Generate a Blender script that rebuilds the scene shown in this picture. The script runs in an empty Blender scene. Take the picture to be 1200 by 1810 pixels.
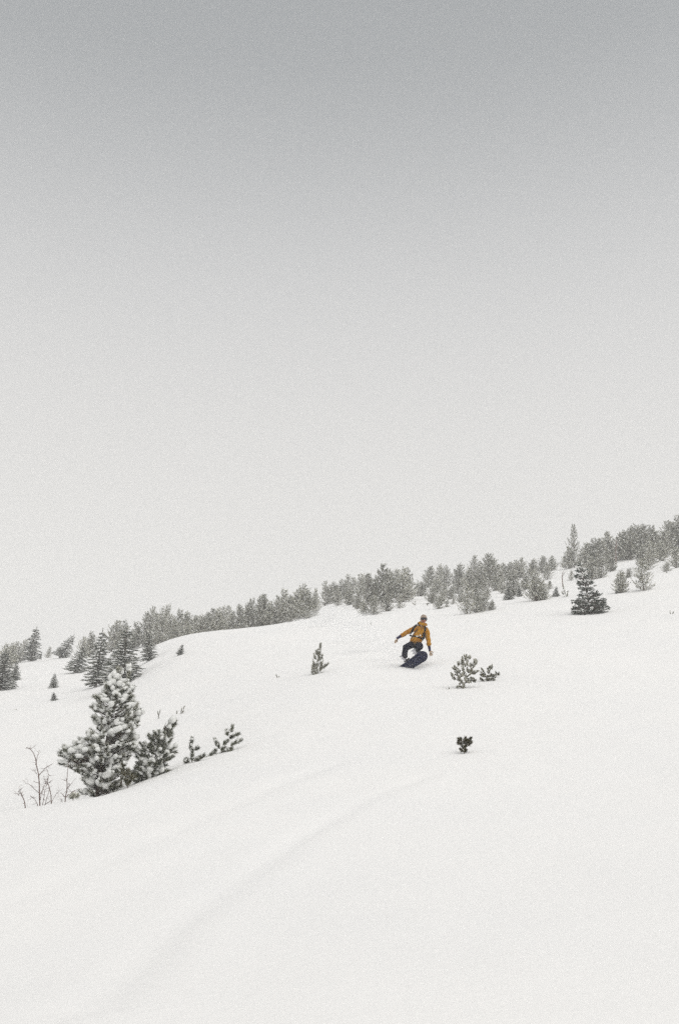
import bpy, bmesh, math, random
import numpy as np
from mathutils import Vector, Matrix, Euler

random.seed(7)
RNG = np.random.default_rng(7)
scene = bpy.context.scene
C = scene.collection
rad = math.radians

# ------------------------------------------------------------------ camera
PITCH = rad(20.0)
EYE = 1.6
F = 35.0 / 36.0 * 1810.0
cam_d = bpy.data.cameras.new('camera')
cam_d.sensor_fit = 'VERTICAL'; cam_d.sensor_height = 36.0; cam_d.sensor_width = 24.0
cam_d.lens = 35.0; cam_d.clip_start = 0.1; cam_d.clip_end = 3000.0
cam = bpy.data.objects.new('camera', cam_d); C.objects.link(cam)
cam.location = (0, 0, EYE); cam.rotation_euler = (math.pi / 2 + PITCH, 0, 0)
scene.camera = cam

# ------------------------------------------------------------------ sky, sun, exposure
SUN_EL, SUN_AZ = rad(62), rad(140)         # soft brightness high to the right, behind the camera
world = bpy.data.worlds.new('World'); scene.world = world
world.use_nodes = True
nt = world.node_tree; N = nt.nodes; Lk = nt.links
N.clear()
out = N.new('ShaderNodeOutputWorld'); bg = N.new('ShaderNodeBackground')
bg.inputs['Strength'].default_value = 0.1
sky = N.new('ShaderNodeTexSky'); sky.sky_type = 'NISHITA'; sky.sun_disc = False
sky.sun_elevation = SUN_EL; sky.sun_rotation = SUN_AZ
sky.air_density = 1.0; sky.dust_density = 6.0; sky.altitude = 2000
hsv = N.new('ShaderNodeHueSaturation'); hsv.inputs['Saturation'].default_value = 0.08
# the cloud deck: a smooth grey cover, palest down in the snow mist, denser and greyer overhead
tc = N.new('ShaderNodeTexCoord'); sep = N.new('ShaderNodeSeparateXYZ')
ramp = N.new('ShaderNodeValToRGB'); ramp.color_ramp.interpolation = 'B_SPLINE'
els = ramp.color_ramp.elements
SKY = [(0.0, (0.59, 0.583, 0.567)), (0.27, (0.585, 0.578, 0.562)), (0.42, (0.535, 0.53, 0.522)),
       (0.56, (0.435, 0.44, 0.446)), (0.70, (0.225, 0.241, 0.255)), (1.0, (0.18, 0.196, 0.208))]
while len(els) < len(SKY): els.new(0.5)
for e, (p_, c_) in zip(els, SKY):
    e.position = p_; e.color = (c_[0], c_[1], c_[2], 1)
no = N.new('ShaderNodeTexNoise'); no.inputs['Scale'].default_value = 1.3; no.inputs['Detail'].default_value = 3
mr = N.new('ShaderNodeMapRange'); mr.inputs[3].default_value = 0.94; mr.inputs[4].default_value = 1.06
mul = N.new('ShaderNodeVectorMath'); mul.operation = 'SCALE'
m10 = N.new('ShaderNodeVectorMath'); m10.operation = 'SCALE'; m10.inputs['Scale'].default_value = 10.0
mix = N.new('ShaderNodeMix'); mix.data_type = 'RGBA'; mix.inputs[0].default_value = 0.93
Lk.new(tc.outputs['Generated'], sep.inputs[0]); Lk.new(sep.outputs['Z'], ramp.inputs[0])
Lk.new(tc.outputs['Generated'], no.inputs['Vector']); Lk.new(no.outputs['Fac'], mr.inputs[0])
Lk.new(ramp.outputs[0], mul.inputs[0]); Lk.new(mr.outputs[0], mul.inputs['Scale'])
Lk.new(mul.outputs[0], m10.inputs[0])
Lk.new(sky.outputs[0], hsv.inputs['Color'])
Lk.new(hsv.outputs[0], mix.inputs[6]); Lk.new(m10.outputs[0], mix.inputs[7])
Lk.new(mix.outputs[2], bg.inputs['Color']); Lk.new(bg.outputs[0], out.inputs[0])

sun_d = bpy.data.lights.new('sun', 'SUN'); sun_d.energy = 1.45; sun_d.angle = rad(70)
sun_d.color = (1.0, 0.97, 0.925)
sun = bpy.data.objects.new('sun', sun_d); C.objects.link(sun)
# sky rotation 0 = +Y, turning towards +X
sdir = Vector((math.sin(SUN_AZ) * math.cos(SUN_EL), math.cos(SUN_AZ) * math.cos(SUN_EL), math.sin(SUN_EL)))
sun.rotation_euler = sdir.to_track_quat('Z', 'Y').to_euler()

vs = scene.view_settings
vs.view_transform = 'Standard'; vs.look = 'None'; vs.gamma = 1.0; vs.use_curve_mapping = False
vs.exposure = 0.40
cy = scene.cycles
cy.max_bounces = 14; cy.diffuse_bounces = 3; cy.glossy_bounces = 2; cy.volume_bounces = 6
cy.transparent_max_bounces = 16
cy.volume_step_rate = 1.0; cy.volume_max_steps = 256
cy.use_denoising = False                 # the photograph is grainy film
cy.use_adaptive_sampling = True; cy.adaptive_threshold = 1.0; cy.adaptive_min_samples = 34

# ------------------------------------------------------------------ materials
MATS = {}
def mat(name, col, rough=0.8, spec=0.3, noise=None, bump=None, metallic=0.0, sss=0.0, sheen=0.0):
    """noise=(scale, amount, second colour)  bump=(scale, strength, distance)"""
    if name in MATS: return MATS[name]
    m = bpy.data.materials.new(name); m.use_nodes = True
    n = m.node_tree.nodes; l = m.node_tree.links
    b = n['Principled BSDF']
    b.inputs['Base Color'].default_value = (*col, 1); b.inputs['Roughness'].default_value = rough
    b.inputs['Specular IOR Level'].default_value = spec; b.inputs['Metallic'].default_value = metallic
    if sheen: b.inputs['Sheen Weight'].default_value = sheen
    if sss:
        b.inputs['Subsurface Weight'].default_value = sss
        b.inputs['Subsurface Radius'].default_value = (0.02, 0.025, 0.03)
    co = n.new('ShaderNodeTexCoord')
    if noise:
        t = n.new('ShaderNodeTexNoise'); t.inputs['Scale'].default_value = noise[0]; t.inputs['Detail'].default_value = 4
        l.new(co.outputs['Object'], t.inputs['Vector'])
        mx = n.new('ShaderNodeMix'); mx.data_type = 'RGBA'
        r = n.new('ShaderNodeMapRange'); r.inputs[1].default_value = 0.35; r.inputs[2].default_value = 0.65
        r.inputs[4].default_value = noise[1]
        l.new(t.outputs['Fac'], r.inputs[0]); l.new(r.outputs[0], mx.inputs[0])
        mx.inputs[6].default_value = (*col, 1); mx.inputs[7].default_value = (*noise[2], 1)
        l.new(mx.outputs[2], b.inputs['Base Color'])
    if bump:
        t2 = n.new('ShaderNodeTexNoise'); t2.inputs['Scale'].default_value = bump[0]; t2.inputs['Detail'].default_value = 5
        l.new(co.outputs['Object'], t2.inputs['Vector'])
        bp = n.new('ShaderNodeBump'); bp.inputs['Strength'].default_value = bump[1]; bp.inputs['Distance'].default_value = bump[2]
        l.new(t2.outputs['Fac'], bp.inputs['Height']); l.new(bp.outputs[0], b.inputs['Normal'])
    if name in ('pine_needles', 'rime_frost', 'spruce_needles'):
        oi = n.new('ShaderNodeObjectInfo'); hs = n.new('ShaderNodeHueSaturation'); rr_ = n.new('ShaderNodeMapRange')
        rr_.inputs[3].default_value = 0.75; rr_.inputs[4].default_value = 1.3
        src = b.inputs['Base Color'].links[0].from_socket if b.inputs['Base Color'].links else None
        if src: l.new(src, hs.inputs['Color'])
        else: hs.inputs['Color'].default_value = (*col, 1)
        l.new(oi.outputs['Random'], rr_.inputs[0]); l.new(rr_.outputs[0], hs.inputs['Value']); l.new(hs.outputs[0], b.inputs['Base Color'])
    MATS[name] = m
    return m

M_GROUND = mat('snow_ground', (0.865, 0.86, 0.855), 0.8, 0.12, noise=(0.35, 0.6, (0.895, 0.885, 0.872)), bump=(14.0, 0.5, 0.012))
M_SNOW = mat('snow_clump', (0.78, 0.785, 0.765), 0.85, 0.1, bump=(60.0, 0.6, 0.006))
M_FROST = mat('rime_frost', (0.70, 0.69, 0.61), 0.9, 0.1)
M_NEEDLE = mat('pine_needles', (0.030, 0.042, 0.024), 0.7, 0.15, noise=(6, 1.0, (0.075, 0.078, 0.040)))
M_SPRUCE = mat('spruce_needles', (0.026, 0.042, 0.034), 0.65, 0.25, noise=(6, 1.0, (0.050, 0.066, 0.045)))
M_SEED = mat('seedling_needles', (0.13, 0.115, 0.055), 0.65, 0.2, noise=(20, 1.0, (0.050, 0.052, 0.024)))
M_BARK = mat('pine_bark', (0.085, 0.062, 0.048), 0.9, 0.1, noise=(15, 1.0, (0.15, 0.12, 0.10)))
M_TWIG = mat('red_brown_twigs', (0.105, 0.055, 0.045), 0.85, 0.1, noise=(12, 1.0, (0.19, 0.14, 0.12)))

# ------------------------------------------------------------------ terrain
YS = [4.2, 6, 8, 12, 15, 18, 22, 28, 36, 46, 56, 68, 82, 100, 140, 200, 260]
COLS = {
 -500: [1880,1740,1660,1540,1490,1500,1490,1440,1370,1310,1270,1240,1215,1200,1195,1210,1230],
  0:   [1850,1700,1610,1478,1432,1441,1415,1350,1290,1238,1203,1180,1170,1168,1175,1200,1230],
  150: [1838,1682,1588,1462,1409,1414,1380,1318,1262,1220,1190,1167,1160,1160,1172,1200,1230],
  330: [1825,1662,1565,1444,1387,1345,1333,1262,1195,1138,1122,1127,1134,1142,1160,1190,1220],
  460: [1818,1650,1552,1436,1374,1322,1283,1222,1160,1114,1108,1112,1118,1125,1145,1180,1215],
  600: [1810,1640,1545,1428,1362,1308,1254,1190,1140,1105,1087,1072,1062,1058,1080,1130,1180],
  850: [1805,1632,1535,1415,1347,1292,1236,1172,1125,1092,1068,1048,1034,1024,1030,1080,1140],
 1000: [1800,1628,1530,1408,1338,1282,1227,1163,1113,1076,1047,1024,1008,998,1000,1050,1120],
 1200: [1792,1620,1522,1398,1328,1270,1214,1150,1096,1046,1008,986,974,968,975,1030,1100],
 1800: [1770,1590,1490,1365,1290,1230,1170,1100,1040,985,948,925,915,910,930,990,1070],
}
def pchip(x, y, q):
    x = np.asarray(x, float); y = np.asarray(y, float)
    h = np.diff(x); d = np.diff(y) / h
    m = np.zeros_like(y)
    m[0], m[-1] = d[0], d[-1]
    for i in range(1, len(x) - 1):
        if d[i-1] * d[i] > 0:
            w1 = 2*h[i] + h[i-1]; w2 = h[i] + 2*h[i-1]
            m[i] = (w1 + w2) / (w1 / d[i-1] + w2 / d[i])
    q = np.clip(q, x[0], x[-1]); k = np.clip(np.searchsorted(x, q) - 1, 0, len(x) - 2)
    t = (q - x[k]) / h[k]
    return ((1+2*t)*(1-t)**2*y[k] + t*(1-t)**2*h[k]*m[k] + t*t*(3-2*t)*y[k+1] + t*t*(t-1)*h[k]*m[k+1])
LQ = np.linspace(math.log(4.2), math.log(260), 360)
UQ = np.linspace(-500, 1800, 460)
_cu = sorted(COLS)
_a = np.array([pchip(np.log(YS), COLS[c], LQ) for c in _cu])
TAB = np.array([pchip(_cu, _a[:, j], UQ) for j in range(len(LQ))]).T      # [u, logY]
def blur(a, n, axis):
    k = np.hanning(2*n+1); k /= k.sum()
    pad = [(0, 0), (0, 0)]; pad[axis] = (n, n)
    ap = np.pad(a, pad, mode='edge')
    return np.apply_along_axis(lambda r: np.convolve(r, k, 'valid'), axis, ap)
TAB = blur(blur(TAB, 9, 1), 12, 0)
def V(u, Y):
    u = np.clip(u, UQ[0], UQ[-1]); ly = np.log(np.clip(Y, 4.2, 259.9))
    fu = (u - UQ[0]) / (UQ[1] - UQ[0]); fl = (ly - LQ[0]) / (LQ[1] - LQ[0])
    i = np.clip(np.floor(fu).astype(int), 0, len(UQ)-2); j = np.clip(np.floor(fl).astype(int), 0, len(LQ)-2)
    a, b = fu - i, fl - j
    return TAB[i, j]*(1-a)*(1-b) + TAB[i+1, j]*a*(1-b) + TAB[i, j+1]*(1-a)*b + TAB[i+1, j+1]*a*b
def tanE(v): return np.tan(PITCH + np.arctan((905 - v) / F))
def lattice(x, y, seed):
    r = np.random.default_rng(seed).random((64, 64)) * 2 - 1
    xi = np.floor(x).astype(int); yi = np.floor(y).astype(int)
    a = x - xi; b = y - yi; a = a*a*(3-2*a); b = b*b*(3-2*b)
    g = lambda i, j: r[i % 64, j % 64]
    return g(xi, yi)*(1-a)*(1-b) + g(xi+1, yi)*a*(1-b) + g(xi, yi+1)*(1-a)*b + g(xi+1, yi+1)*a*b
def ground_xy(u, v, Y):
    t = tanE(v); d = Y * (math.cos(PITCH) + t * math.sin(PITCH))
    return (u - 600) / F * d
# long shallow wind furrows that run down the near slope: (u, v) points on the ground
FURROWS = [([(150, 1830), (215, 1745), (310, 1640), (420, 1550), (530, 1475), (650, 1415), (760, 1375)], 0.13, 0.042),
           ([(60, 1590), (150, 1545), (260, 1490), (370, 1440), (500, 1385), (600, 1350)], 0.22, 0.045),
           ([(738, 1180), (700, 1164), (662, 1143), (628, 1122), (600, 1106)], 0.30, 0.10)]
def v_to_Y(u, v, ymin=4.2):
    Yg = np.exp(np.linspace(math.log(max(ymin, 4.2)), math.log(200), 1500))
    vv = V(np.full_like(Yg, u), Yg)
    k = np.argmax(vv <= v)
    if vv[k] > v: k = int(np.argmin(np.abs(vv - v)))
    return float(Yg[k])
FPTS = []
for pts, wd, dp in FURROWS:
    q = []
    for (u, v) in pts:
        Y = v_to_Y(u, min(v, 1800)); q.append((float(ground_xy(u, v, Y)), Y))
    FPTS.append((q, wd, dp))
def smooth(a, b, x):
    t = np.clip((x - a) / (b - a), 0, 1); return t*t*(3-2*t)
def Z(x, y):
    x = np.asarray(x, float); y = np.asarray(y, float)
    ys = np.maximum(y, 3.0)
    u = 600 + F * x / ys
    for _ in range(4):
        v = V(u, ys); t = tanE(v)
        u = 600 + F * x / (ys * (math.cos(PITCH) + t * math.sin(PITCH)))
    z = ys * tanE(V(u, ys))
    zn = -1.62 + 0.255 * y + 0.055 * np.clip(x, -12, 12)
    w = smooth(3.0, 5.5, y)
    z = zn * (1-w) + z * w
    for q, wd, dp in FPTS:
        best = np.full(x.shape, 1e9); side = np.zeros(x.shape)
        for (x0, y0), (x1, y1) in zip(q[:-1], q[1:]):
            L2 = (x1-x0)**2 + (y1-y0)**2
            tt = np.clip(((x-x0)*(x1-x0) + (y-y0)*(y1-y0)) / L2, 0, 1)
            dx, dy = x - x0 - tt*(x1-x0), y - y0 - tt*(y1-y0)
            dd = np.sqrt(dx*dx + dy*dy); s = np.sign((x-x0)*(y1-y0) - (y-y0)*(x1-x0))
            m = dd < best; best = np.where(m, dd, best); side = np.where(m, s, side)
        k = 0.6 + 0.4 * lattice(x*0.7 + 5, y*0.7, 5)
        z = z - dp * k * np.exp(-(best/wd)**2) + 0.35*dp*k*np.exp(-((best*side - 2.2*wd)/(1.6*wd))**2)
    z = z + 0.055*lattice(x/3.1, y/4.3, 1) + 0.022*lattice(x/1.2+9, y/1.9, 2) * smooth(3, 8, ys) + 0.18*lattice(x/11+3, y/13, 3)*smooth(25, 60, y)
    z = z + 0.007*lattice(x/0.42+1, y/0.6, 8) + 0.012*lattice((x+0.5*y)/0.8, (y-0.4*x)/2.6, 12)
    return z + EYE
def at_Y(u, Y):
    v = float(V(np.array([u]), np.array([Y]))[0])
    x = float(ground_xy(u, v, Y))
    return Vector((x, Y, float(Z(np.array([x]), np.array([Y]))[0])))
def at_v(u, v, ymin=5.0): return at_Y(u, v_to_Y(u, v, ymin))
def mpp(Y, v=1100):            # metres per photo pixel at ground depth Y
    t = float(tanE(v)); return Y * (math.cos(PITCH) + t*math.sin(PITCH)) / F
def top_height(p, vtop):       # height that brings the top of a thing standing at p to row vtop
    return p.y * float(tanE(vtop)) + EYE - p.z

def mesh_obj(name, v, f, material, parent=None, sm=True):
    v = np.asarray(v, np.float32); f = np.asarray(f, np.int32)
    me = bpy.data.meshes.new(name)
    me.vertices.add(len(v)); me.vertices.foreach_set('co', v.ravel())
    k = f.shape[1]
    me.loops.add(f.size); me.loops.foreach_set('vertex_index', f.ravel())
    me.polygons.add(len(f)); me.polygons.foreach_set('loop_start', np.arange(0, f.size, k, dtype=np.int32))
    me.polygons.foreach_set('loop_total', np.full(len(f), k, dtype=np.int32))
    if sm: me.polygons.foreach_set('use_smooth', np.ones(len(f), bool))
    me.update(calc_edges=True); me.validate()
    me.materials.append(material)
    o = bpy.data.objects.new(name, me); C.objects.link(o)
    if name in ('crown', 'rime', 'snow_load'): o['kind'] = 'stuff'
    if parent: o.parent = parent
    return o
def thing(name, label, cat, loc=(0, 0, 0), rz=0.0, group=None):
    o = bpy.data.objects.new(name, None); C.objects.link(o)
    o.empty_display_size = 0.1
    o.location = loc; o.rotation_euler = (0, 0, rz)
    o['label'] = label; o['category'] = cat
    if group: o['group'] = group
    return o

def axis_points(parts):
    r = []
    for a, b, n in parts: r += list(np.linspace(a, b, n, endpoint=False))
    return np.array(r + [parts[-1][1]])
gy = axis_points([(-40, -5, 12), (-5, 2.5, 30), (2.5, 12, 190), (12, 26, 160), (26, 60, 170), (60, 110, 90), (110, 258, 60)])
gx = axis_points([(-260, -70, 30), (-70, -26, 60), (-26, -8, 120), (-8, 8, 200), (8, 26, 120), (26, 70, 60), (70, 260, 30)])
GX, GY = np.meshgrid(gx, gy); GZ = Z(GX, GY)
nx, ny = len(gx), len(gy)
idx = np.arange(nx*ny).reshape(ny, nx)
fq = np.stack([idx[:-1, :-1], idx[:-1, 1:], idx[1:, 1:], idx[1:, :-1]], -1).reshape(-1, 4)
snow = mesh_obj('snow_slope', np.stack([GX, GY, GZ], -1).reshape(-1, 3), fq, M_GROUND)
snow['kind'] = 'structure'
ZMIN, ZMAX = float(GZ.min()), float(GZ.max())

# ------------------------------------------------------------------ plant builders (numpy)
def unit(a): return a / np.maximum(np.linalg.norm(a, axis=-1, keepdims=True), 1e-9)
class Acc:
    def __init__(s): s.v = []; s.f = []; s.n = 0
    def add(s, v, f):
        s.v.append(np.asarray(v, float).reshape(-1, 3)); s.f.append(np.asarray(f).reshape(-1, 3) + s.n); s.n += len(s.v[-1])
    def obj(s, name, m, parent, sm=False):
        if not s.v: return None
        return mesh_obj(name, np.concatenate(s.v), np.concatenate(s.f), m, parent, sm)
def ico(sub):
    bm = bmesh.new(); bmesh.ops.create_icosphere(bm, subdivisions=sub, radius=1.0)
    v = np.array([q.co[:] for q in bm.verts]); f = np.array([[a.index for a in q.verts] for q in bm.faces]); bm.free()
    return v, f
ICO = {1: ico(1), 2: ico(2), 3: ico(3)}
def tube(acc, pts, radii, k=5):
    pts = np.asarray(pts, float); radii = np.asarray(radii, float); n = len(pts)
    d = np.gradient(pts, axis=0); d = unit(d)
    ref = np.array([0.3, 0.9, 0.2]); a = unit(np.cross(d, ref)); b = np.cross(d, a)
    th = np.arange(k) * 2*np.pi/k
    ring = pts[:, None] + radii[:, None, None]*(a[:, None]*np.cos(th)[None, :, None] + b[:, None]*np.sin(th)[None, :, None])
    v = np.concatenate([ring.reshape(-1, 3), pts[-1:]])
    f = []
    for i in range(n-1):
        for j in range(k):
            p, q = i*k+j, i*k+(j+1) % k
            f += [(p, q, q+k), (p, q+k, p+k)]
    for j in range(k): f.append(((n-1)*k+j, (n-1)*k+(j+1) % k, n*k))
    acc.add(v, f)
def needles(acc, P, D, L, R, n, w, rng, spread=(0.55, 1.15), acc2=None, frac2=0.0):
    """n needles round each shoot (base P, direction D, length L); a share of them, rimed, goes into acc2"""
    S = len(P); D = unit(D)
    L = np.broadcast_to(L, (S,)); R = np.broadcast_to(R, (S,))
    t = rng.random((S, n))**0.8
    base = P[:, None] + D[:, None]*(t*L[:, None])[..., None]
    rnd = rng.normal(size=(S, n, 3)); per = unit(rnd - (rnd*D[:, None]).sum(-1, keepdims=True)*D[:, None])
    al = rng.uniform(spread[0], spread[1], (S, n)) * (1.15 - 0.6*t)
    nd = D[:, None]*np.cos(al)[..., None] + per*np.sin(al)[..., None]
    nd[..., 2] += 0.06; nd = unit(nd)
    ln = R[:, None]*rng.uniform(0.75, 1.15, (S, n))
    side = unit(np.cross(nd, rng.normal(size=(S, n, 3)))) * w
    v = np.stack([base - side, base + side, base + nd*ln[..., None]], 2)      # S,n,3,3
    if acc2 is not None and frac2 > 0:
        pr = frac2 * (0.5 + 0.9*np.clip(nd[..., 2], 0, 1))
        m = rng.random((S, n)) < pr
        a = v[m]; acc2.add(a.reshape(-1, 3), np.arange(len(a)*3))
        v = v[~m]
    acc.add(v.reshape(-1, 3), np.arange(v.reshape(-1, 3).shape[0]))
def blobs(acc, P, D, sx, sy, sz, rng, sub=1, jit=0.16):
    tv, tf = ICO[sub]
    for i in range(len(P)):
        d = D[i].copy(); d[2] *= 0.6; d = d/np.linalg.norm(d)
        s = np.cross([0, 0, 1.0], d); s = s/max(np.linalg.norm(s), 1e-6)
        if abs(s).sum() < 0.5: s = np.array([1.0, 0, 0])
        up = np.cross(d, s)
        ph = rng.random(3)*6.28; fr = rng.uniform(1.5, 3.2, 3)
        k = 1 + jit*np.sin(tv[:, 0]*fr[0]+ph[0]) + jit*np.sin(tv[:, 1]*fr[1]+ph[1]) + jit*0.8*np.sin(tv[:, 2]*fr[2]*2+ph[2]) + rng.normal(0, jit*0.3, len(tv))
        q = tv * k[:, None]
        v = P[i] + d*(q[:, 0:1]*sx[i]) + s*(q[:, 1:2]*sy[i]) + up*(q[:, 2:3]*sz[i])
        acc.add(v, tf)

def lumps(acc, P, D, sx, sy, sz, lift, rng, sub, k=4):
    """an uneven load of snow on each shoot: a few overlapping lumps of different size"""
    for j in range(k):
        m = rng.random(len(P)) < (1.0 if j == 0 else 0.75)
        f = rng.uniform(0.32, 0.62, len(P)) if j else rng.uniform(0.55, 0.8, len(P))
        q = P + D*(sx*rng.uniform(-0.7, 0.7, len(P)))[:, None]
        q = q + np.stack([rng.normal(0, 0.35, len(P))*sy, rng.normal(0, 0.35, len(P))*sy, lift*rng.uniform(0.55, 1.15, len(P))], 1)
        blobs(acc, q[m], D[m], (sx*f*0.8)[m], (sy*f)[m], (sz*f*1.35)[m], rng, sub if j == 0 else max(1, sub-1), 0.20)

def snow_tree(parent, prof, rng, leader, n, puff, need, nw, mneedle, depth=0.8, snowy=0.8, frost=0.2,
              trunk_r=0.03, sub=2, updir=0.5, droop=0.0, cap=(0.75, 0.62, 0.42), layers=None, spread=(0.5, 1.2), sep=0.8, bark=None):
    """prof: (z, xl, xr) outline of the crown in metres; leader: trunk points (x, z); puff: shoot length"""
    zs = np.array([p[0] for p in prof]); xl = np.array([p[1] for p in prof]); xr = np.array([p[2] for p in prof])
    o = np.argsort(zs); zs, xl, xr = zs[o], xl[o], xr[o]
    lz = np.array([l[1] for l in leader]); lx = np.array([l[0] for l in leader])
    area = np.concatenate([[0], np.cumsum((zs[1:]-zs[:-1])*((xr-xl)[1:]+(xr-xl)[:-1])/2 + 1e-6)])
    pts = []; tries = 0
    while len(pts) < n and tries < n*60:
        tries += 1
        z = float(np.interp(rng.random()*area[-1], area, zs))
        if layers: z = round(z/layers)*layers + rng.normal(0, layers*0.10)
        z = min(max(z, zs[0]), zs[-1])
        a, b = np.interp(z, zs, xl), np.interp(z, zs, xr)
        c = (a+b)/2; h = max((b-a)/2 - puff*0.6, 0.01)
        th = rng.random()*2*np.pi; r = h*math.sqrt(rng.uniform(0.12, 1.0))
        p = np.array([c + r*math.cos(th), depth*r*math.sin(th), z])
        if pts:
            dd = np.linalg.norm(np.array(pts)-p, axis=1).min()
            if dd < puff*sep and rng.random() < 0.93: continue
        pts.append(p)
    P = np.array(pts)
    ax = np.stack([np.interp(P[:, 2], lz, lx), np.zeros(len(P)), P[:, 2]], 1)
    outd = P - ax; outd[:, 2] = 0
    ln = np.linalg.norm(outd, axis=1, keepdims=True)
    D = outd/np.maximum(ln, 1e-3)*np.minimum(1, ln/(puff*0.8)) + rng.normal(0, 0.28, P.shape)
    D[:, 2] += updir + 0.35*rng.random(len(P)) - droop
    topf = np.clip((P[:, 2]-zs[0])/(zs[-1]-zs[0]), 0, 1); D[:, 2] += 0.5*topf**2
    D = unit(D)
    wood = Acc(); crown = Acc(); rime = Acc()
    zz = np.linspace(lz[0]-0.15, lz[-1]*0.985, 12)
    tube(wood, np.stack([np.interp(zz, lz, lx), 0*zz, zz], 1), trunk_r*(1-np.linspace(0, 0.85, 12)), 7)
    for i in range(len(P)):
        L = float(ln[i, 0]); z0 = max(P[i, 2] - 0.35*L - 0.02, 0.0)
        if droop > 0.2: z0 = P[i, 2] + 0.25*L
        a = np.array([np.interp(z0, lz, lx), 0, z0]); mid = (a+P[i])/2 + np.array([0, 0, -0.06*L if droop <= 0.2 else 0.05*L])
        rr = min(trunk_r*0.35, 0.004 + 0.012*L)
        tube(wood, [a, mid, P[i], P[i]+D[i]*puff*0.8], [rr, rr*0.8, rr*0.6, rr*0.3], 4)
    sc = rng.uniform(0.75, 1.2, len(P))
    needles(crown, P - D*puff*0.3, D, puff*sc, need*sc, nw[0], nw[1], rng, spread, rime, frost)
    m = rng.random(len(P)) < snowy
    Q = P[m]; Dq = D[m]; s = sc[m]
    off = np.zeros_like(Q); off[:, 2] = need*0.42*s
    snow_ = Acc(); lumps(snow_, Q + Dq*puff*0.22, Dq, puff*cap[0]*s, need*cap[1]*s, need*cap[2]*s, off[:, 2], rng, sub)
    wood.obj('trunk', bark or M_BARK, parent, True)
    crown.obj('crown', mneedle, parent)
    rime.obj('rime', M_FROST, parent)
    snow_.obj('snow_load', M_SNOW, parent, True)

# ------------------------------------------------------------------ far tree variants, built once and copied
def far_pine(seed, tops=1, slim=1.0):
    """unit height pine, crown about 0.55*slim wide; shoots turned up at the tips"""
    rng = np.random.default_rng(seed)
    wood, crown, rime, snow_ = Acc(), Acc(), Acc(), Acc()
    P, D = [], []
    stems = [(0, 0, 1.0)] if tops == 1 else [(rng.uniform(-.16, .16)*slim, rng.uniform(-.1, .1), rng.uniform(0.78, 1.0)) for _ in range(tops)]
    stems[0] = (stems[0][0]*0.3, 0, 1.0)
    for (sx, sy, sh) in stems:
        zz = np.linspace(-0.06, sh*0.97, 9); k = np.linspace(0, 1, 9)
        path = np.stack([sx*k**0.8 + 0.012*np.sin(k*7+seed), sy*k**0.8, zz], 1)
        tube(wood, path, 0.016*(1-0.85*k), 5)
        nb = int(66 / tops**0.35)
        for b in range(nb):
            t = (b + rng.random())/nb
            z = sh*(0.0 + 0.95*t)
            r = 0.34*slim*(min(1, (t+0.40)/0.45))*(1-t)**0.85*rng.uniform(0.45, 1.3) + 0.014
            if tops > 1: r *= 0.8
            th = b*2.4 + rng.random()
            o = np.array([np.interp(z, path[:, 2], path[:, 0]), np.interp(z, path[:, 2], path[:, 1]), z])
            d = np.array([math.cos(th), math.sin(th), 0])
            up = r*rng.uniform(0.25, 0.95)
            p1 = o + d*r*0.55 + [0, 0, up*0.22]; p2 = o + d*r + [0, 0, up]
            tube(wood, [o, p1, p2], [0.005, 0.0035, 0.002], 3)
            ns = max(2, int(2 + r*24))
            for s in range(ns):
                q = (s+0.6)/ns
                base = (o + (p1-o)*q*2) if q < 0.5 else (p1 + (p2-p1)*(q*2-1))
                sd = d*0.55 + np.array([-d[1], d[0], 0])*rng.choice([-1, 1])*rng.uniform(0.1, 0.7) + [0, 0, rng.uniform(0.6, 1.7)]
                P.append(base + sd*0.02); D.append(sd)
    P = np.array(P); D = unit(np.array(D))
    needles(crown, P, D, 0.05*rng.uniform(.7, 1.3, len(P)), 0.036, 20, 0.0042, rng, (0.3, 1.0), rime, 0.44)
    m = rng.random(len(P)) < 0.26; Q = P[m]
    blobs(snow_, Q + D[m]*0.03 + [0, 0, 0.010], D[m], 0.030*rng.uniform(.5, 1.3, len(Q)), 0.018*rng.uniform(.6, 1.2, len(Q)), 0.014*np.ones(len(Q)), rng, 1)
    r = bpy.data.objects.new('frosted_pine', None)
    return r, wood, crown, rime, snow_, M_NEEDLE
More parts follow.
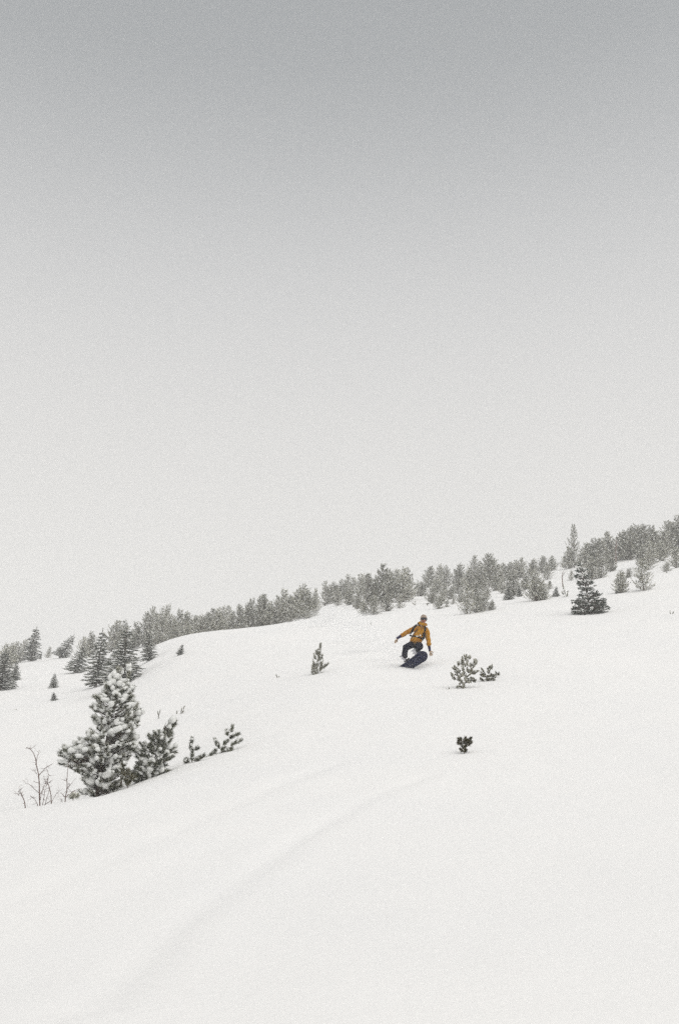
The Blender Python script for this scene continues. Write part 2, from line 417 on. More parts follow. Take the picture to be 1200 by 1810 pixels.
def far_spruce(seed, wide=1.0, ragged=0.2):
    rng = np.random.default_rng(seed)
    wood, crown, rime, snow_ = Acc(), Acc(), Acc(), Acc()
    P, D, BP, BD, BL = [], [], [], [], []
    k = np.linspace(0, 1, 9)
    tube(wood, np.stack([0.01*np.sin(k*6+seed), 0*k, -0.05+1.03*k], 1), 0.018*(1-0.9*k), 5)
    nl = 18
    for l in range(nl):
        t = (l+0.3)/nl; z = 0.04 + 0.90*t
        R = 0.27*wide*(1-t)**0.85 + 0.018
        nb = max(4, int(9*(1-t)+3))
        for b in range(nb):
            th = b*2*math.pi/nb + rng.random()*0.8 + l
            r = R*rng.uniform(1-ragged*2, 1+ragged*0.6)
            d = np.array([math.cos(th), math.sin(th), 0]); zz = z + rng.normal(0, 0.008)
            o = np.array([0, 0, zz + r*0.18]); p1 = o + d*r*0.55 - [0, 0, r*0.12]; p2 = o + d*r - [0, 0, r*0.16]
            tube(wood, [o, p1, p2], [0.005, 0.0035, 0.002], 3)
            ns = max(3, int(4 + r*42))
            for s in range(ns):
                q = (s+0.5)/ns
                base = (o + (p1-o)*q*2) if q < 0.5 else (p1 + (p2-p1)*(q*2-1))
                sd = d*0.8 + np.array([-d[1], d[0], 0])*rng.choice([-1, 1])*rng.uniform(0.2, 1.0)*(1.1-q) + [0, 0, rng.uniform(-0.15, 0.25)]
                P.append(base); D.append(sd)
            if rng.random() < 0.85:
                BP.append(p1 + d*r*0.12 + [0, 0, 0.014]); BD.append(d - np.array([0, 0, 0.15])); BL.append(r*0.36)
    for s in range(5): P.append([0, 0, 0.93+0.012*s]); D.append([rng.normal(0, .2), rng.normal(0, .2), 1])
    P = np.array(P); D = unit(np.array(D))
    needles(crown, P, D, 0.045, 0.024, 18, 0.0030, rng, (0.4, 1.2), rime, 0.27)
    BL = np.array(BL)
    blobs(snow_, np.array(BP), np.array(BD), BL, 0.014+BL*0.22, 0.010*np.ones(len(BL)), rng, 1, 0.25)
    r = bpy.data.objects.new('snowy_spruce', None)
    return r, wood, crown, rime, snow_, M_SPRUCE
def make_proto(tup):
    r, wood, crown, rime, snow_, mn = tup
    C.objects.link(r)
    wood.obj('trunk', M_BARK, r, True); crown.obj('crown', mn, r); rime.obj('rime', M_FROST, r); snow_.obj('snow_load', M_SNOW, r, True)
    return [r, False]
PINES = [make_proto(far_pine(100+i, tops=[1, 2, 1, 3, 2, 1, 3, 2][i], slim=[1, 1.25, .8, 1.3, 1.1, .95, 1.15, 1.3][i])) for i in range(8)]
SPRUCES = [make_proto(far_spruce(200+i, wide=[1, 1.2, .8, .95, 1.1][i], ragged=[.2, .15, .3, .25, .2][i])) for i in range(5)]
def place(proto, loc, h, wpx_m, rz, lean, label, group):
    root, used = proto
    if not used: r = root; proto[1] = True
    else:
        r = root.copy(); C.objects.link(r)
        for ch in root.children:
            c = ch.copy(); C.objects.link(c); c.parent = r
    r.location = loc
    r.rotation_mode = 'XYZ'; r.rotation_euler = (lean[1], lean[0], 0)
    r.rotation_euler = (Euler((lean[1], lean[0], 0)).to_matrix() @ Matrix.Rotation(rz, 3, 'Z')).to_euler()
    r.scale = (wpx_m, wpx_m, h)
    r['label'] = label; r['category'] = 'tree'; r['group'] = group
    return r

# clump: (kind, u_top, v_top, depth or base row, width px, lean px of the top)   base row given as ('v', row)
P_, S_ = 'pine', 'spruce'
CLUMPS = [
 ('left edge thicket', 'on the slope at the left edge', [
   (P_, -22, 1128, ('Y', 64), 40, 0), (S_, 3, 1150, ('v', 1222), 46, 2), (P_, 8, 1137, ('Y', 66), 34, 0), (S_, 26, 1168, ('v', 1206), 20, 0),
   (P_, 20, 1136, ('Y', 70), 26, 3), (P_, 29, 1134, ('Y', 74), 22, 4), (P_, 43, 1130, ('Y', 76), 30, 5), (S_, 59, 1108, ('Y', 74), 36, 6)]),
 ('short gap', 'between the left thicket and the leaning spruce', [
   (S_, 73, 1152, ('Y', 80), 14, 4), (P_, 88, 1143, ('Y', 92), 26, 4)]),
 ('leaning group', 'above the two tiny spruces', [
   (S_, 130, 1117, ('Y', 78), 44, 24), (S_, 146, 1140, ('v', 1192), 42, 14), (P_, 147, 1126, ('Y', 72), 28, 2), (P_, 161, 1116, ('Y', 76), 24, 4)]),
 ('mid-left group', 'behind the top of the big snowy pine', [
   (S_, 173, 1112, ('v', 1216), 42, 3), (P_, 203, 1096, ('Y', 86), 34, 7), (P_, 219, 1098, ('Y', 88), 32, 2), (S_, 219, 1108, ('v', 1213), 56, 4),
   (P_, 240, 1100, ('Y', 84), 28, 2), (P_, 262, 1078, ('Y', 84), 38, 3), (P_, 268, 1074, ('Y', 88), 28, 3), (S_, 261, 1117, ('v', 1169), 38, -2),
   (P_, 276, 1085, ('Y', 80), 20, 1), (P_, 289, 1075, ('Y', 76), 32, 2), (P_, 295, 1070, ('Y', 80), 26, 4), (P_, 303, 1088, ('Y', 72), 26, 2)]),
 ('rise', 'where the ridge begins to climb left of the centre', [
   (P_, 316, 1078, ('Y', 66), 30, 2), (P_, 331, 1082, ('Y', 64), 30, 2), (P_, 345, 1087, ('Y', 66), 26, 2), (P_, 309, 1098, ('Y', 62), 30, 0), (P_, 332, 1100, ('Y', 60), 30, 0),
   (P_, 358, 1087, ('Y', 62), 28, 0), (P_, 368, 1086, ('Y', 64), 26, 0)]),
 ('low row', 'in the low row behind the smooth snow brow', [
   (P_, 375, 1076, ('Y', 66), 30, 1), (P_, 384, 1077, ('Y', 62), 26, 0), (P_, 393, 1072, ('Y', 66), 24, 0), (P_, 404, 1071, ('Y', 64), 26, 0), (P_, 411, 1080, ('Y', 62), 22, 0)]),
 ('double clump', 'in the dense double clump left of the powder plume', [
   (P_, 426, 1069, ('Y', 62), 28, 1), (P_, 437, 1066, ('Y', 64), 26, 0), (P_, 445, 1059, ('Y', 64), 30, 0), (P_, 460, 1055, ('Y', 66), 26, 0), (P_, 469, 1052, ('Y', 64), 32, 1),
   (P_, 476, 1063, ('Y', 62), 24, 1)]),
 ('wide clump', 'in the wide clump beside the powder plume', [
   (P_, 491, 1054, ('Y', 62), 28, 0), (P_, 501, 1041, ('Y', 64), 34, 2), (P_, 511, 1052, ('Y', 62), 26, 0), (P_, 524, 1042, ('Y', 62), 34, 0),
   (P_, 534, 1034, ('Y', 60), 44, 1), (P_, 544, 1044, ('Y', 60), 36, 1), (P_, 554, 1056, ('Y', 62), 26, 2), (P_, 515, 1068, ('Y', 56), 34, 0), (P_, 540, 1070, ('Y', 56), 36, 0)]),
 ('plume row', 'on the skyline above the powder plume', [
   (P_, 558, 1040, ('Y', 74), 14, 3), (P_, 575, 1027, ('Y', 80), 20, 0), (P_, 584, 1034, ('Y', 80), 24, 1), (P_, 592, 1029, ('Y', 82), 22, 2), (P_, 603, 1024, ('Y', 84), 18, 1),
   (P_, 614, 1016, ('Y', 86), 20, 2), (P_, 623, 1021, ('Y', 84), 18, 3), (P_, 617, 1040, ('Y', 70), 24, 0), (P_, 638, 1014, ('Y', 92), 20, 2), (P_, 644, 1018, ('Y', 94), 14, 2), (P_, 597, 1044, ('Y', 72), 26, 0)]),
 ('tall clump', 'in the tall dense clump up slope from the snowboarder', [
   (P_, 632, 1048, ('Y', 62), 28, 0), (P_, 653, 1015, ('Y', 66), 34, 2), (P_, 663, 1018, ('Y', 68), 22, 0), (P_, 676, 998, ('Y', 66), 46, 1), (P_, 686, 1006, ('Y', 66), 32, 2),
   (P_, 701, 1007, ('Y', 70), 24, 2), (P_, 713, 1002, ('Y', 66), 34, 2), (P_, 720, 1005, ('Y', 68), 28, 2), (P_, 642, 1062, ('Y', 52), 30, 0), (P_, 660, 1052, ('Y', 52), 34, 0),
   (P_, 684, 1048, ('Y', 54), 36, 0), (P_, 705, 1052, ('Y', 57), 32, 0)]),
 ('scattered pines', 'among the scattered pines right of the tall clump', [
   (P_, 725, 1046, ('Y', 72), 14, 0), (P_, 736, 1030, ('Y', 74), 22, 0), (P_, 744, 1028, ('Y', 72), 24, 0), (P_, 758, 1000, ('Y', 92), 30, 4), (P_, 777, 998, ('Y', 92), 24, 0),
   (P_, 788, 1000, ('Y', 88), 32, 0), (P_, 770, 1022, ('Y', 74), 30, 0), (P_, 785, 1030, ('Y', 70), 32, 0), (P_, 775, 1052, ('v', 1079), 34, 0), (P_, 790, 1060, ('v', 1076), 22, 2),
   (P_, 764, 1034, ('Y', 62), 30, 2), (P_, 783, 1042, ('Y', 60), 28, 3), (P_, 797, 1034, ('Y', 66), 26, 2), (P_, 801, 1056, ('v', 1070), 20, 2), (P_, 812, 997, ('Y', 86), 36, 0), (P_, 808, 1022, ('Y', 72), 32, 0)]),
 ('middle clump', 'in the loose clump up right of the snowboarder', [
   (P_, 828, 1004, ('Y', 76), 32, 0), (P_, 838, 983, ('Y', 80), 26, 1), (P_, 850, 1000, ('Y', 76), 28, 1), (P_, 866, 980, ('Y', 78), 32, 1), (P_, 871, 984, ('Y', 84), 26, 2),
   (P_, 826, 1034, ('v', 1089), 28, 1), (P_, 840, 1030, ('Y', 60), 34, 0), (P_, 853, 1050, ('v', 1083), 18, 1), (P_, 868, 1060, ('v', 1082), 18, 1), (P_, 856, 1024, ('Y', 64), 28, 0), (P_, 876, 1016, ('Y', 70), 26, 0), (P_, 814, 1044, ('Y', 60), 26, 2), (P_, 843, 1050, ('v', 1086), 26, 2), (P_, 861, 1040, ('Y', 58), 24, 2)]),
 ('frosted group', 'in the frosted group left of the dark spruce', [
   (P_, 880, 998, ('Y', 84), 20, 0), (P_, 887, 995, ('Y', 86), 20, 0), (P_, 899, 994, ('Y', 86), 28, 0), (P_, 911, 990, ('Y', 84), 30, 0), (P_, 921, 986, ('Y', 84), 26, 1),
   (P_, 907, 1014, ('Y', 60), 38, 1), (S_, 899, 1036, ('v', 1065), 36, 0), (S_, 918, 1034, ('v', 1057), 36, 0), (P_, 943, 988, ('Y', 84), 28, 3), (P_, 961, 981, ('Y', 86), 16, 5),
   (P_, 975, 982, ('Y', 86), 28, 0), (P_, 966, 994, ('Y', 74), 26, 0), (P_, 948, 1010, ('v', 1068), 46, 0), (P_, 970, 1026, ('Y', 62), 26, 0), (S_, 985, 1036, ('v', 1060), 34, 3), (P_, 888, 1020, ('Y', 66), 28, 2), (P_, 929, 1012, ('Y', 66), 32, 2), (P_, 958, 1030, ('v', 1066), 30, 0)]),
 ('column group', 'around the tall slender pine on the right skyline', [
   (P_, 996, 984, ('Y', 88), 20, 0), (P_, 1016, 929, ('Y', 84), -21, 2), (P_, 1005, 968, ('Y', 84), 26, 0), (P_, 1028, 971, ('Y', 82), 20, 0), (P_, 1008, 1008, ('v', 1024), 9, -1)]),
 ('upper right row', 'in the row behind the dark spruce', [
   (P_, 1040, 958, ('Y', 78), 26, 0), (P_, 1049, 952, ('Y', 78), 28, 0), (P_, 1060, 952, ('Y', 78), 28, 0), (P_, 1069, 953, ('Y', 80), 24, 0), (P_, 1079, 941, ('Y', 80), 26, 2),
   (P_, 1044, 984, ('Y', 64), 36, 0), (P_, 1062, 980, ('Y', 64), 36, 0), (P_, 1078, 982, ('Y', 68), 34, 0)]),
 ('upper right clump', 'in the dense clump on the right skyline', [
   (P_, 1097, 940, ('Y', 82), 30, 2), (P_, 1106, 938, ('Y', 82), 30, 0), (P_, 1115, 934, ('Y', 80), 32, 2), (P_, 1127, 928, ('Y', 82), 30, 0), (P_, 1133, 931, ('Y', 84), 28, 0),
   (P_, 1142, 927, ('Y', 82), 32, 0), (P_, 1153, 929, ('Y', 80), 32, 0), (P_, 1159, 938, ('Y', 76), 28, 1), (P_, 1150, 955, ('Y', 68), 36, 0), (P_, 1137, 962, ('Y', 66), 36, 0)]),
 ('right edge', 'at the right edge of the photo', [
   (P_, 1174, 938, ('Y', 76), 28, 0), (P_, 1187, 920, ('Y', 78), 32, 0), (P_, 1200, 911, ('Y', 78), 28, 1), (P_, 1219, 905, ('Y', 78), 34, 0), (P_, 1168, 956, ('Y', 70), 28, 0),
   (P_, 1194, 968, ('v', 1004), 34, 0), (P_, 1178, 992, ('v', 1012), 18, 3)]),
 ('front right pair', 'on the bare snow right of the dark spruce', [
   (P_, 1099, 1008, ('v', 1053), 34, 2), (P_, 1112, 1004, ('Y', 57), 18, 2), (P_, 1137, 988, ('v', 1048), 44, 0), (P_, 1144, 976, ('Y', 62), 34, 0), (S_, 1090, 1040, ('v', 1054), 20, 0)]),
]
ORD = ['leftmost', 'second from left', 'third from left', 'fourth from left', 'fifth from left', 'sixth from left', 'seventh from left', 'eighth from left', 'ninth from left', 'tenth from left',
       'eleventh from left', 'twelfth from left', 'thirteenth from left', 'fourteenth from left', 'fifteenth from left', 'sixteenth from left', 'seventeenth from left', 'eighteenth from left', 'nineteenth from left']
cnt = {P_: 0, S_: 0}
for cname, where, rows in CLUMPS:
    order = sorted(range(len(rows)), key=lambda i: rows[i][1])
    nth = {k: n for n, k in enumerate(order)}
    for i, (kind, u, vt, dep, wpx, lean) in enumerate(rows):
        ub = u - lean
        p = at_v(ub, dep[1], 30) if dep[0] == 'v' else at_Y(ub, dep[1])
        h = top_height(p, vt) + 0.05
        s = mpp(p.y)
        protos = PINES if kind == P_ else SPRUCES
        k = (cnt[kind]*5 + i) % len(protos); cnt[kind] += 1
        w = abs(wpx) * s
        if kind == P_ and u > 600: lean += 2.5
        base_w = 0.56 if kind == P_ else 0.54
        what = 'frosted grey-green pine' if kind == P_ else 'snowy dark spruce'
        what += ', ' + ORD[nth[i]]
        rr = random.Random(int(u)*7 + vt)
        lab = what + ' ' + where
        h = max(h, 0.25)
        sz = max(w/base_w*(1.12 if u < 550 else 1.35 if u < 650 else 1.15 if u < 720 else 1.38), h*(0.42 if u < 720 else 0.5))
        if u == 219 and kind == S_: k, sz = 1, sz*1.05
        if wpx < 0: k, sz = 2, w/0.40
        place(protos[k], p - Vector((0, 0, 0.05)), h, min(sz, h*1.25), rr.uniform(0, 6.28), (math.atan2(lean*s, h), rr.uniform(-.04, .04)), lab,
              'frosted pines along the ridge' if kind == P_ else 'snow-dusted spruces on the slope')

# ------------------------------------------------------------------ dark spruce on the right slope
def local_prof(p, rows, u0):
    """rows of (v, ul, ur) at the depth of p -> (z, xl, xr) in metres from p"""
    s = mpp(p.y, rows[0][0]); r = []
    for v, ul, ur in rows:
        r.append((top_height(p, v), (ul-u0)*s, (ur-u0)*s))
    return r
def prof_lead(p, pts, u0):
    s = mpp(p.y, pts[0][1]); r = [((u-u0)*s, top_height(p, v)) for u, v in pts]
    return sorted(r, key=lambda q: q[1])
p = at_v(1042, 1086, 30)
t = thing('dark_spruce', 'darkest, fullest spruce with snow ledges on its boughs, alone on the right slope', 'tree', p)
snow_tree(t, local_prof(p, [(997, 1026, 1036), (1006, 1020, 1044), (1013, 1024, 1042), (1022, 1016, 1052), (1028, 1024, 1050), (1036, 1018, 1064), (1042, 1028, 1052), (1050, 1022, 1070), (1056, 1024, 1058), (1064, 1010, 1076), (1069, 1020, 1064), (1076, 1004, 1082), (1083, 1010, 1074), (1092, 1002, 1064)], 1042),
          np.random.default_rng(11), prof_lead(p, [(1031, 998), (1038, 1030), (1041, 1060), (1042, 1092)], 1042), 430, 0.16, 0.085, (48, 0.0080), M_SPRUCE,
          depth=0.9, snowy=0.36, frost=0.02, trunk_r=0.05, sub=1, updir=-0.1, droop=0.12, cap=(0.85, 0.95, 0.36), layers=0.27, sep=0.55)

# ------------------------------------------------------------------ the big snow-laden pine at the left and its neighbours
p = at_Y(172, 17.2)
t = thing('snow_laden_pine', 'large pine plastered with clumps of snow beside the bare twigs', 'tree', p)
snow_tree(t, local_prof(p, [(1186, 182, 192), (1196, 180, 198), (1215, 170, 210), (1240, 146, 226), (1258, 142, 238), (1272, 148, 240), (1286, 158, 236), (1300, 148, 232), (1318, 122, 234),
                            (1335, 102, 230), (1352, 102, 226), (1368, 124, 226), (1384, 142, 222), (1398, 142, 216), (1410, 146, 206)], 172),
          np.random.default_rng(21), prof_lead(p, [(187, 1186), (188, 1230), (182, 1300), (174, 1380), (172, 1412)], 172), 300, 0.145, 0.082, (200, 0.0030), M_NEEDLE,
          depth=0.85, snowy=0.9, frost=0.42, trunk_r=0.035, sub=2, updir=0.35, cap=(0.80, 0.92, 0.56), sep=1.05)
p = at_Y(214, 18.6)
t = thing('snowy_pine_leader', 'slender snow-capped pine top rising just behind the large snow-laden pine', 'tree', p)
snow_tree(t, local_prof(p, [(1184, 208, 218), (1196, 200, 222), (1215, 200, 226), (1240, 196, 230), (1265, 196, 240), (1300, 190, 232), (1350, 190, 230)], 214),
          np.random.default_rng(22), prof_lead(p, [(212, 1184), (214, 1300), (214, 1400)], 214), 85, 0.14, 0.080, (200, 0.0030), M_NEEDLE,
          depth=0.9, snowy=0.9, frost=0.34, trunk_r=0.025, sub=2, updir=0.4, cap=(0.80, 0.92, 0.56))
p = at_Y(262, 17.6)
t = thing('side_pine', 'smaller snow-dusted pine with upright tips just right of the large snow-laden pine', 'tree', p)
snow_tree(t, local_prof(p, [(1276, 290, 302), (1290, 284, 306), (1304, 262, 306), (1318, 234, 304), (1334, 234, 306), (1350, 240, 304), (1364, 236, 300), (1378, 232, 280), (1388, 232, 262)], 262),
          np.random.default_rng(23), prof_lead(p, [(288, 1276), (276, 1320), (262, 1390)], 262), 125, 0.14, 0.078, (200, 0.0030), M_NEEDLE,
          depth=0.8, snowy=0.7, frost=0.26, trunk_r=0.022, sub=2, updir=0.55, cap=(0.74, 0.84, 0.5), sep=1.0)
p = at_Y(226, 16.6)
t = thing('low_pine_bush', 'low dark olive pine bush in the gap at the foot of the large snow-laden pine', 'shrub', p)
snow_tree(t, local_prof(p, [(1356, 212, 222), (1366, 208, 236), (1378, 212, 240), (1390, 216, 236)], 226),
          np.random.default_rng(24), prof_lead(p, [(224, 1358), (226, 1392)], 226), 26, 0.10, 0.075, (90, 0.002), M_SEED,
          depth=0.8, snowy=0.15, frost=0.05, trunk_r=0.012, sub=2, updir=0.8)
def sprig_plant(name, label, cat, u0, base, shoots, seed, puff=0.13, need=0.078, nn=170, nw=0.0022, m=M_NEEDLE, snowy=0.85, frost=0.25, Y=None, root=(0, 0), cap=(0.6, 0.6, 0.42), group=None, bark=None, extra=0):
    """shoots: (u, v, du, dv): foot of each needle brush and the way it points, in photo pixels"""
    p = at_Y(u0, Y) if Y else at_v(u0, base, 6)
    t = thing(name, label, cat, p, group=group)
    rng = np.random.default_rng(seed); s = mpp(p.y, base)
    wood, crown, rime, snow_ = Acc(), Acc(), Acc(), Acc()
    P, D, LL = [], [], []
    for e in range(extra):
        shoots = shoots + [(u+rng.normal(0, 2.2), v+rng.normal(0, 2.0), du*rng.uniform(.6, 1)+rng.normal(0, 1.6), dv*rng.uniform(.6, 1)) for (u, v, du, dv) in shoots]
    for (u, v, du, dv) in shoots:
        y = rng.uniform(-0.1, 0.1)
        q = np.array([(u-u0)*s, y, top_height(p, v)]); d = np.array([du*s, rng.uniform(-0.3, 0.3)*math.hypot(du, dv)*s, -dv*s])
        P.append(q); D.append(d); LL.append(np.linalg.norm(d))
    P = np.array(P); D = np.array(D); LL = np.array(LL)
    order = np.argsort(np.hypot(P[:, 0]-root[0]*s, P[:, 2])); done = [np.array([root[0]*s, 0, -0.08])]
    for i in order:
        cand = np.array(done); dd = np.linalg.norm(cand - P[i], axis=1) + 0.5*np.clip(cand[:, 2]-P[i, 2], 0, None)*2
        a = cand[int(np.argmin(dd))]; L = np.linalg.norm(P[i]-a)
        r1 = max(0.0035, 0.009 - 0.006*i/len(P))
        tube(wood, [a, (a+P[i])/2 + [0, 0, -0.08*L], P[i], P[i]+D[i]*0.75], [r1, r1*.85, r1*.7, r1*.35], 5)
        done.append(P[i]); done.append(P[i]+D[i]*0.4)
    needles(crown, P - unit(D)*0.02, D, LL*0.95, need, int(nn*1.7), nw*1.35, rng, (0.45, 1.2), rime, frost)
    mm = rng.random(len(P)) < snowy
    if mm.any():
        Q = P[mm] + D[mm]*0.5; Q[:, 2] += need*0.38
        k = rng.uniform(0.8, 1.2, len(Q))
        lumps(snow_, Q - [0, 0, need*0.38], unit(D[mm]), LL[mm]*cap[0]*k*.8, need*cap[1]*k, need*cap[2]*k, np.full(len(Q), need*0.38), rng, 2, 3)
    wood.obj('stem', bark or M_BARK, t, True); crown.obj('crown', m, t); rime.obj('rime', M_FROST, t); snow_.obj('snow_load', M_SNOW, t, True)
    return t
sprig_plant('pine_sprig', 'upright pine sprig with three brushes, left of the longer pale sprig', 'shrub', 340, 1346,
  [(336, 1314, 1, -10), (336, 1326, 0, -12), (339, 1336, 1, -12), (341, 1345, 0, -10), (344, 1324, 4, -4), (334, 1346, -5, -5), (330, 1349, -3, -5), (346, 1344, 8, -4), (354, 1340, 8, -5), (349, 1344, 5, -3)], 31, Y=18.2)
sprig_plant('trailing_pine_sprig', 'long pine sprig trailing over the snow edge with raised tips at its right', 'shrub', 385, 1340,
  [(364, 1344, 8, -4), (370, 1338, 6, -6), (374, 1342, 8, -3), (382, 1336, 8, -3), (390, 1332, 7, -4), (392, 1326, 6, -6), (398, 1332, 8, -3), (384, 1318, -5, -12), (388, 1322, -4, -8),
   (396, 1316, 8, -6), (402, 1326, 7, -4), (410, 1318, 8, -5), (418, 1312, 8, -6), (404, 1330, 6, -2), (402, 1300, -2, -8), (408, 1294, 2, -12), (414, 1300, 9, -2), (406, 1304, 5, -3), (378, 1330, 2, -5)], 32, Y=18.8)

# ------------------------------------------------------------------ bare twig shrubs
def twig_shrub(name, label, u0, Y, stems, seed):
    p = at_Y(u0, Y); rng = np.random.default_rng(seed); s = mpp(p.y, 1400)
    t = thing(name, label, 'shrub', p, group='bare twigs beside the large pine')
    for pts, r0 in stems:
        acc = Acc(); q = np.array([((u-u0)*s, rng.uniform(-.02, .02), top_height(p, v)) for u, v in pts]); q[0, 2] -= 0.06
        n = 9; k = np.linspace(0, len(q)-1, n); path = np.stack([np.interp(k, np.arange(len(q)), q[:, j]) for j in range(3)], 1)
        path += rng.normal(0, 0.004, path.shape)
        tube(acc, path, np.linspace(r0, r0*0.35, n), 6)
        for j in range(max(2, int(len(path)*0.9))):
            i = rng.integers(2, n); b = path[i]; dd = unit((path[i]-path[i-1])*0.4 + rng.normal(0, 0.35, 3)*np.array([1, .6, .6]))*rng.uniform(0.03, 0.10)
            tube(acc, [b, b+dd*0.5, b+dd+[0, 0, 0.015]], [r0*0.35, r0*0.3, r0*0.18], 4)
        acc.obj('branch', M_TWIG, t, True)
    return t
twig_shrub('bare_shrub', 'tallest bare reddish-brown shrub with a forked top left of the large pine', 71, 15.6,
  [([(72, 1424), (67, 1390), (62, 1365), (56, 1345), (48, 1326), (37, 1321)], 0.011), ([(56, 1345), (60, 1326)], 0.005), ([(62, 1366), (75, 1358), (88, 1348)], 0.006),
   ([(68, 1395), (52, 1389), (36, 1379)], 0.005), ([(70, 1410), (74, 1390), (80, 1380)], 0.005), ([(71, 1424), (62, 1414), (54, 1408)], 0.006), ([(68, 1398), (76, 1390)], 0.004), ([(60, 1360), (52, 1358)], 0.004)], 41)
twig_shrub('bare_shrub', 'short bare leaning twig, leftmost of the bare shrubs beside the large pine', 48, 15.3,
  [([(48, 1429), (42, 1415), (36, 1404), (32, 1397)], 0.009), ([(32, 1398), (25, 1399)], 0.004), ([(32, 1398), (32, 1388)], 0.003), ([(50, 1428), (53, 1430)], 0.004)], 42)
twig_shrub('bare_shrub', 'thin tangled bare twigs between the tallest bare shrub and the single straight one', 86, 15.8,
  [([(92, 1416), (88, 1398), (83, 1385), (79, 1377)], 0.008), ([(79, 1377), (82, 1370), (79, 1362)], 0.005), ([(79, 1377), (72, 1371)], 0.004), ([(80, 1378), (88, 1380)], 0.004),
   ([(77, 1419), (78, 1400), (80, 1388)], 0.006), ([(80, 1418), (84, 1404), (86, 1392)], 0.005), ([(92, 1413), (98, 1402), (104, 1398)], 0.004), ([(70, 1424), (86, 1418)], 0.006)], 43)
twig_shrub('bare_shrub', 'single straight bare stem under the left branches of the large pine', 116, 16.0,
  [([(116, 1414), (117, 1390), (115, 1370), (115, 1345)], 0.009), ([(117, 1388), (126, 1381)], 0.005), ([(117, 1402), (130, 1398), (142, 1393)], 0.005), ([(116, 1402), (104, 1399)], 0.005),
   ([(113, 1414), (106, 1408)], 0.004), ([(116, 1400), (122, 1386)], 0.003)], 44)
sprig_plant('frosted_tuft', 'small frosted tuft on the snow at the lower left foot of the large pine', 'shrub', 131, 1410, [(129, 1410, 1, -6), (132, 1409, 4, -4), (127, 1410, -3, -4)], 45, snowy=1.0, frost=0.6, Y=16.4, cap=(0.7, 0.8, 0.5))

# ------------------------------------------------------------------ the pine left of the snowboarder
sprig_plant('small_pine', 'small rimed pine left of the snowboarder, one branch reaching right', 'tree', 563, 1191,
  [(566, 1147, 0, -9), (565, 1158, 1, -10), (563, 1168, 0, -11), (561, 1180, 1, -11), (561, 1190, 0, -9), (560, 1158, -2, -8), (558, 1166, -2, -9), (555, 1176, -2, -9), (553, 1186, -1, -9),
   (568, 1166, 2, -8), (568, 1176, 2, -9), (567, 1186, 2, -8), (570, 1180, 6, -4), (575, 1178, 6, -5), (553, 1191, -1, -6), (557, 1190, -1, -9), (566, 1174, 1, -10), (558, 1182, 0, -10), (563, 1158, -1, -9)],
  51, need=0.075, nn=110, nw=0.0032, snowy=0.5, frost=0.42, cap=(0.5, 0.5, 0.35), m=M_SEED, extra=1)

# pine bush right of the snowboarder and its sprigs
rb = np.random.default_rng(61); sh = []
for (u, v, du, dv) in [(826, 1166, 0, -10), (826, 1176, 0, -9), (830, 1164, 3, -6), (819, 1170, -2, -8), (820, 1176, 0, -9), (813, 1175, -4, -8), (818, 1184, -3, -6), (839, 1172, 2, -9), (838, 1180, 2, -8), (844, 1172, 2, -5),
     (832, 1176, 4, -7), (806, 1182, -3, -6), (812, 1186, -1, -7), (800, 1195, -2, -6), (805, 1200, -3, -5), (808, 1188, -5, -2), (812, 1194, -4, -3), (826, 1186, 1, -8), (822, 1188, -4, -5), (832, 1186, 3, -6),
     (834, 1188, 8, -1), (840, 1187, 7, 0), (830, 1194, 4, -5), (818, 1196, 0, -8), (824, 1198, 0, -9), (832, 1198, 7, 3), (828, 1201, 9, 3), (812, 1200, -3, -5), (816, 1206, -1, -6), (820, 1214, 0, -9), (818, 1216, -1, -7), (811, 1214, -3, 1), (828, 1208, 2, -3), (822, 1206, 1, -7), (836, 1202, 4, 1)]:
    sh.append((u, v, du*0.85, dv*0.85))
sprig_plant('pine_bush', 'olive pine bush with many thin upright tips right of the snowboarder', 'shrub', 820, 1217, sh, 61, need=0.042, nn=110, nw=0.0032, extra=2, snowy=0.5, frost=0.42, cap=(0.5, 0.5, 0.4), m=M_SEED)
sprig_plant('low_pine_sprig', 'low spreading pine sprig on the snow just right of the olive pine bush', 'shrub', 862, 1201,
  [(856, 1189, -3, -6), (866, 1184, -1, -6), (867, 1182, 3, -7), (864, 1188, 3, -6), (850, 1194, 5, 1), (854, 1195, 5, 1), (848, 1198, 5, 4), (858, 1201, 6, 0), (864, 1200, 7, -1), (862, 1195, 7, -1), (868, 1194, 6, 0), (870, 1199, 3, -4), (860, 1200, 4, -3)],
  62, need=0.042, nn=110, nw=0.0032, extra=2, snowy=0.4, frost=0.38, m=M_SEED)
sprig_plant('brown_tuft', 'small brown tuft at the right end of the low pine sprig', 'shrub', 878, 1196, [(877, 1193, 0, -5), (879, 1192, 3, -3), (876, 1191, -1, -4), (879, 1193, 4, 0)], 63, need=0.045, nn=60, nw=0.003, snowy=0.1, frost=0.1, m=M_SEED, Y=float(at_v(862, 1201, 6).y)+0.5)
sprig_plant('twig_stub', 'tiny dark stub poking out of the snow just left of the olive pine bush', 'shrub', 791, 1219, [(790, 1219, -2, -4), (792, 1220, 1, -4)], 64, need=0.035, nn=40, nw=0.003, snowy=0.0, frost=0.3, m=M_SEED)
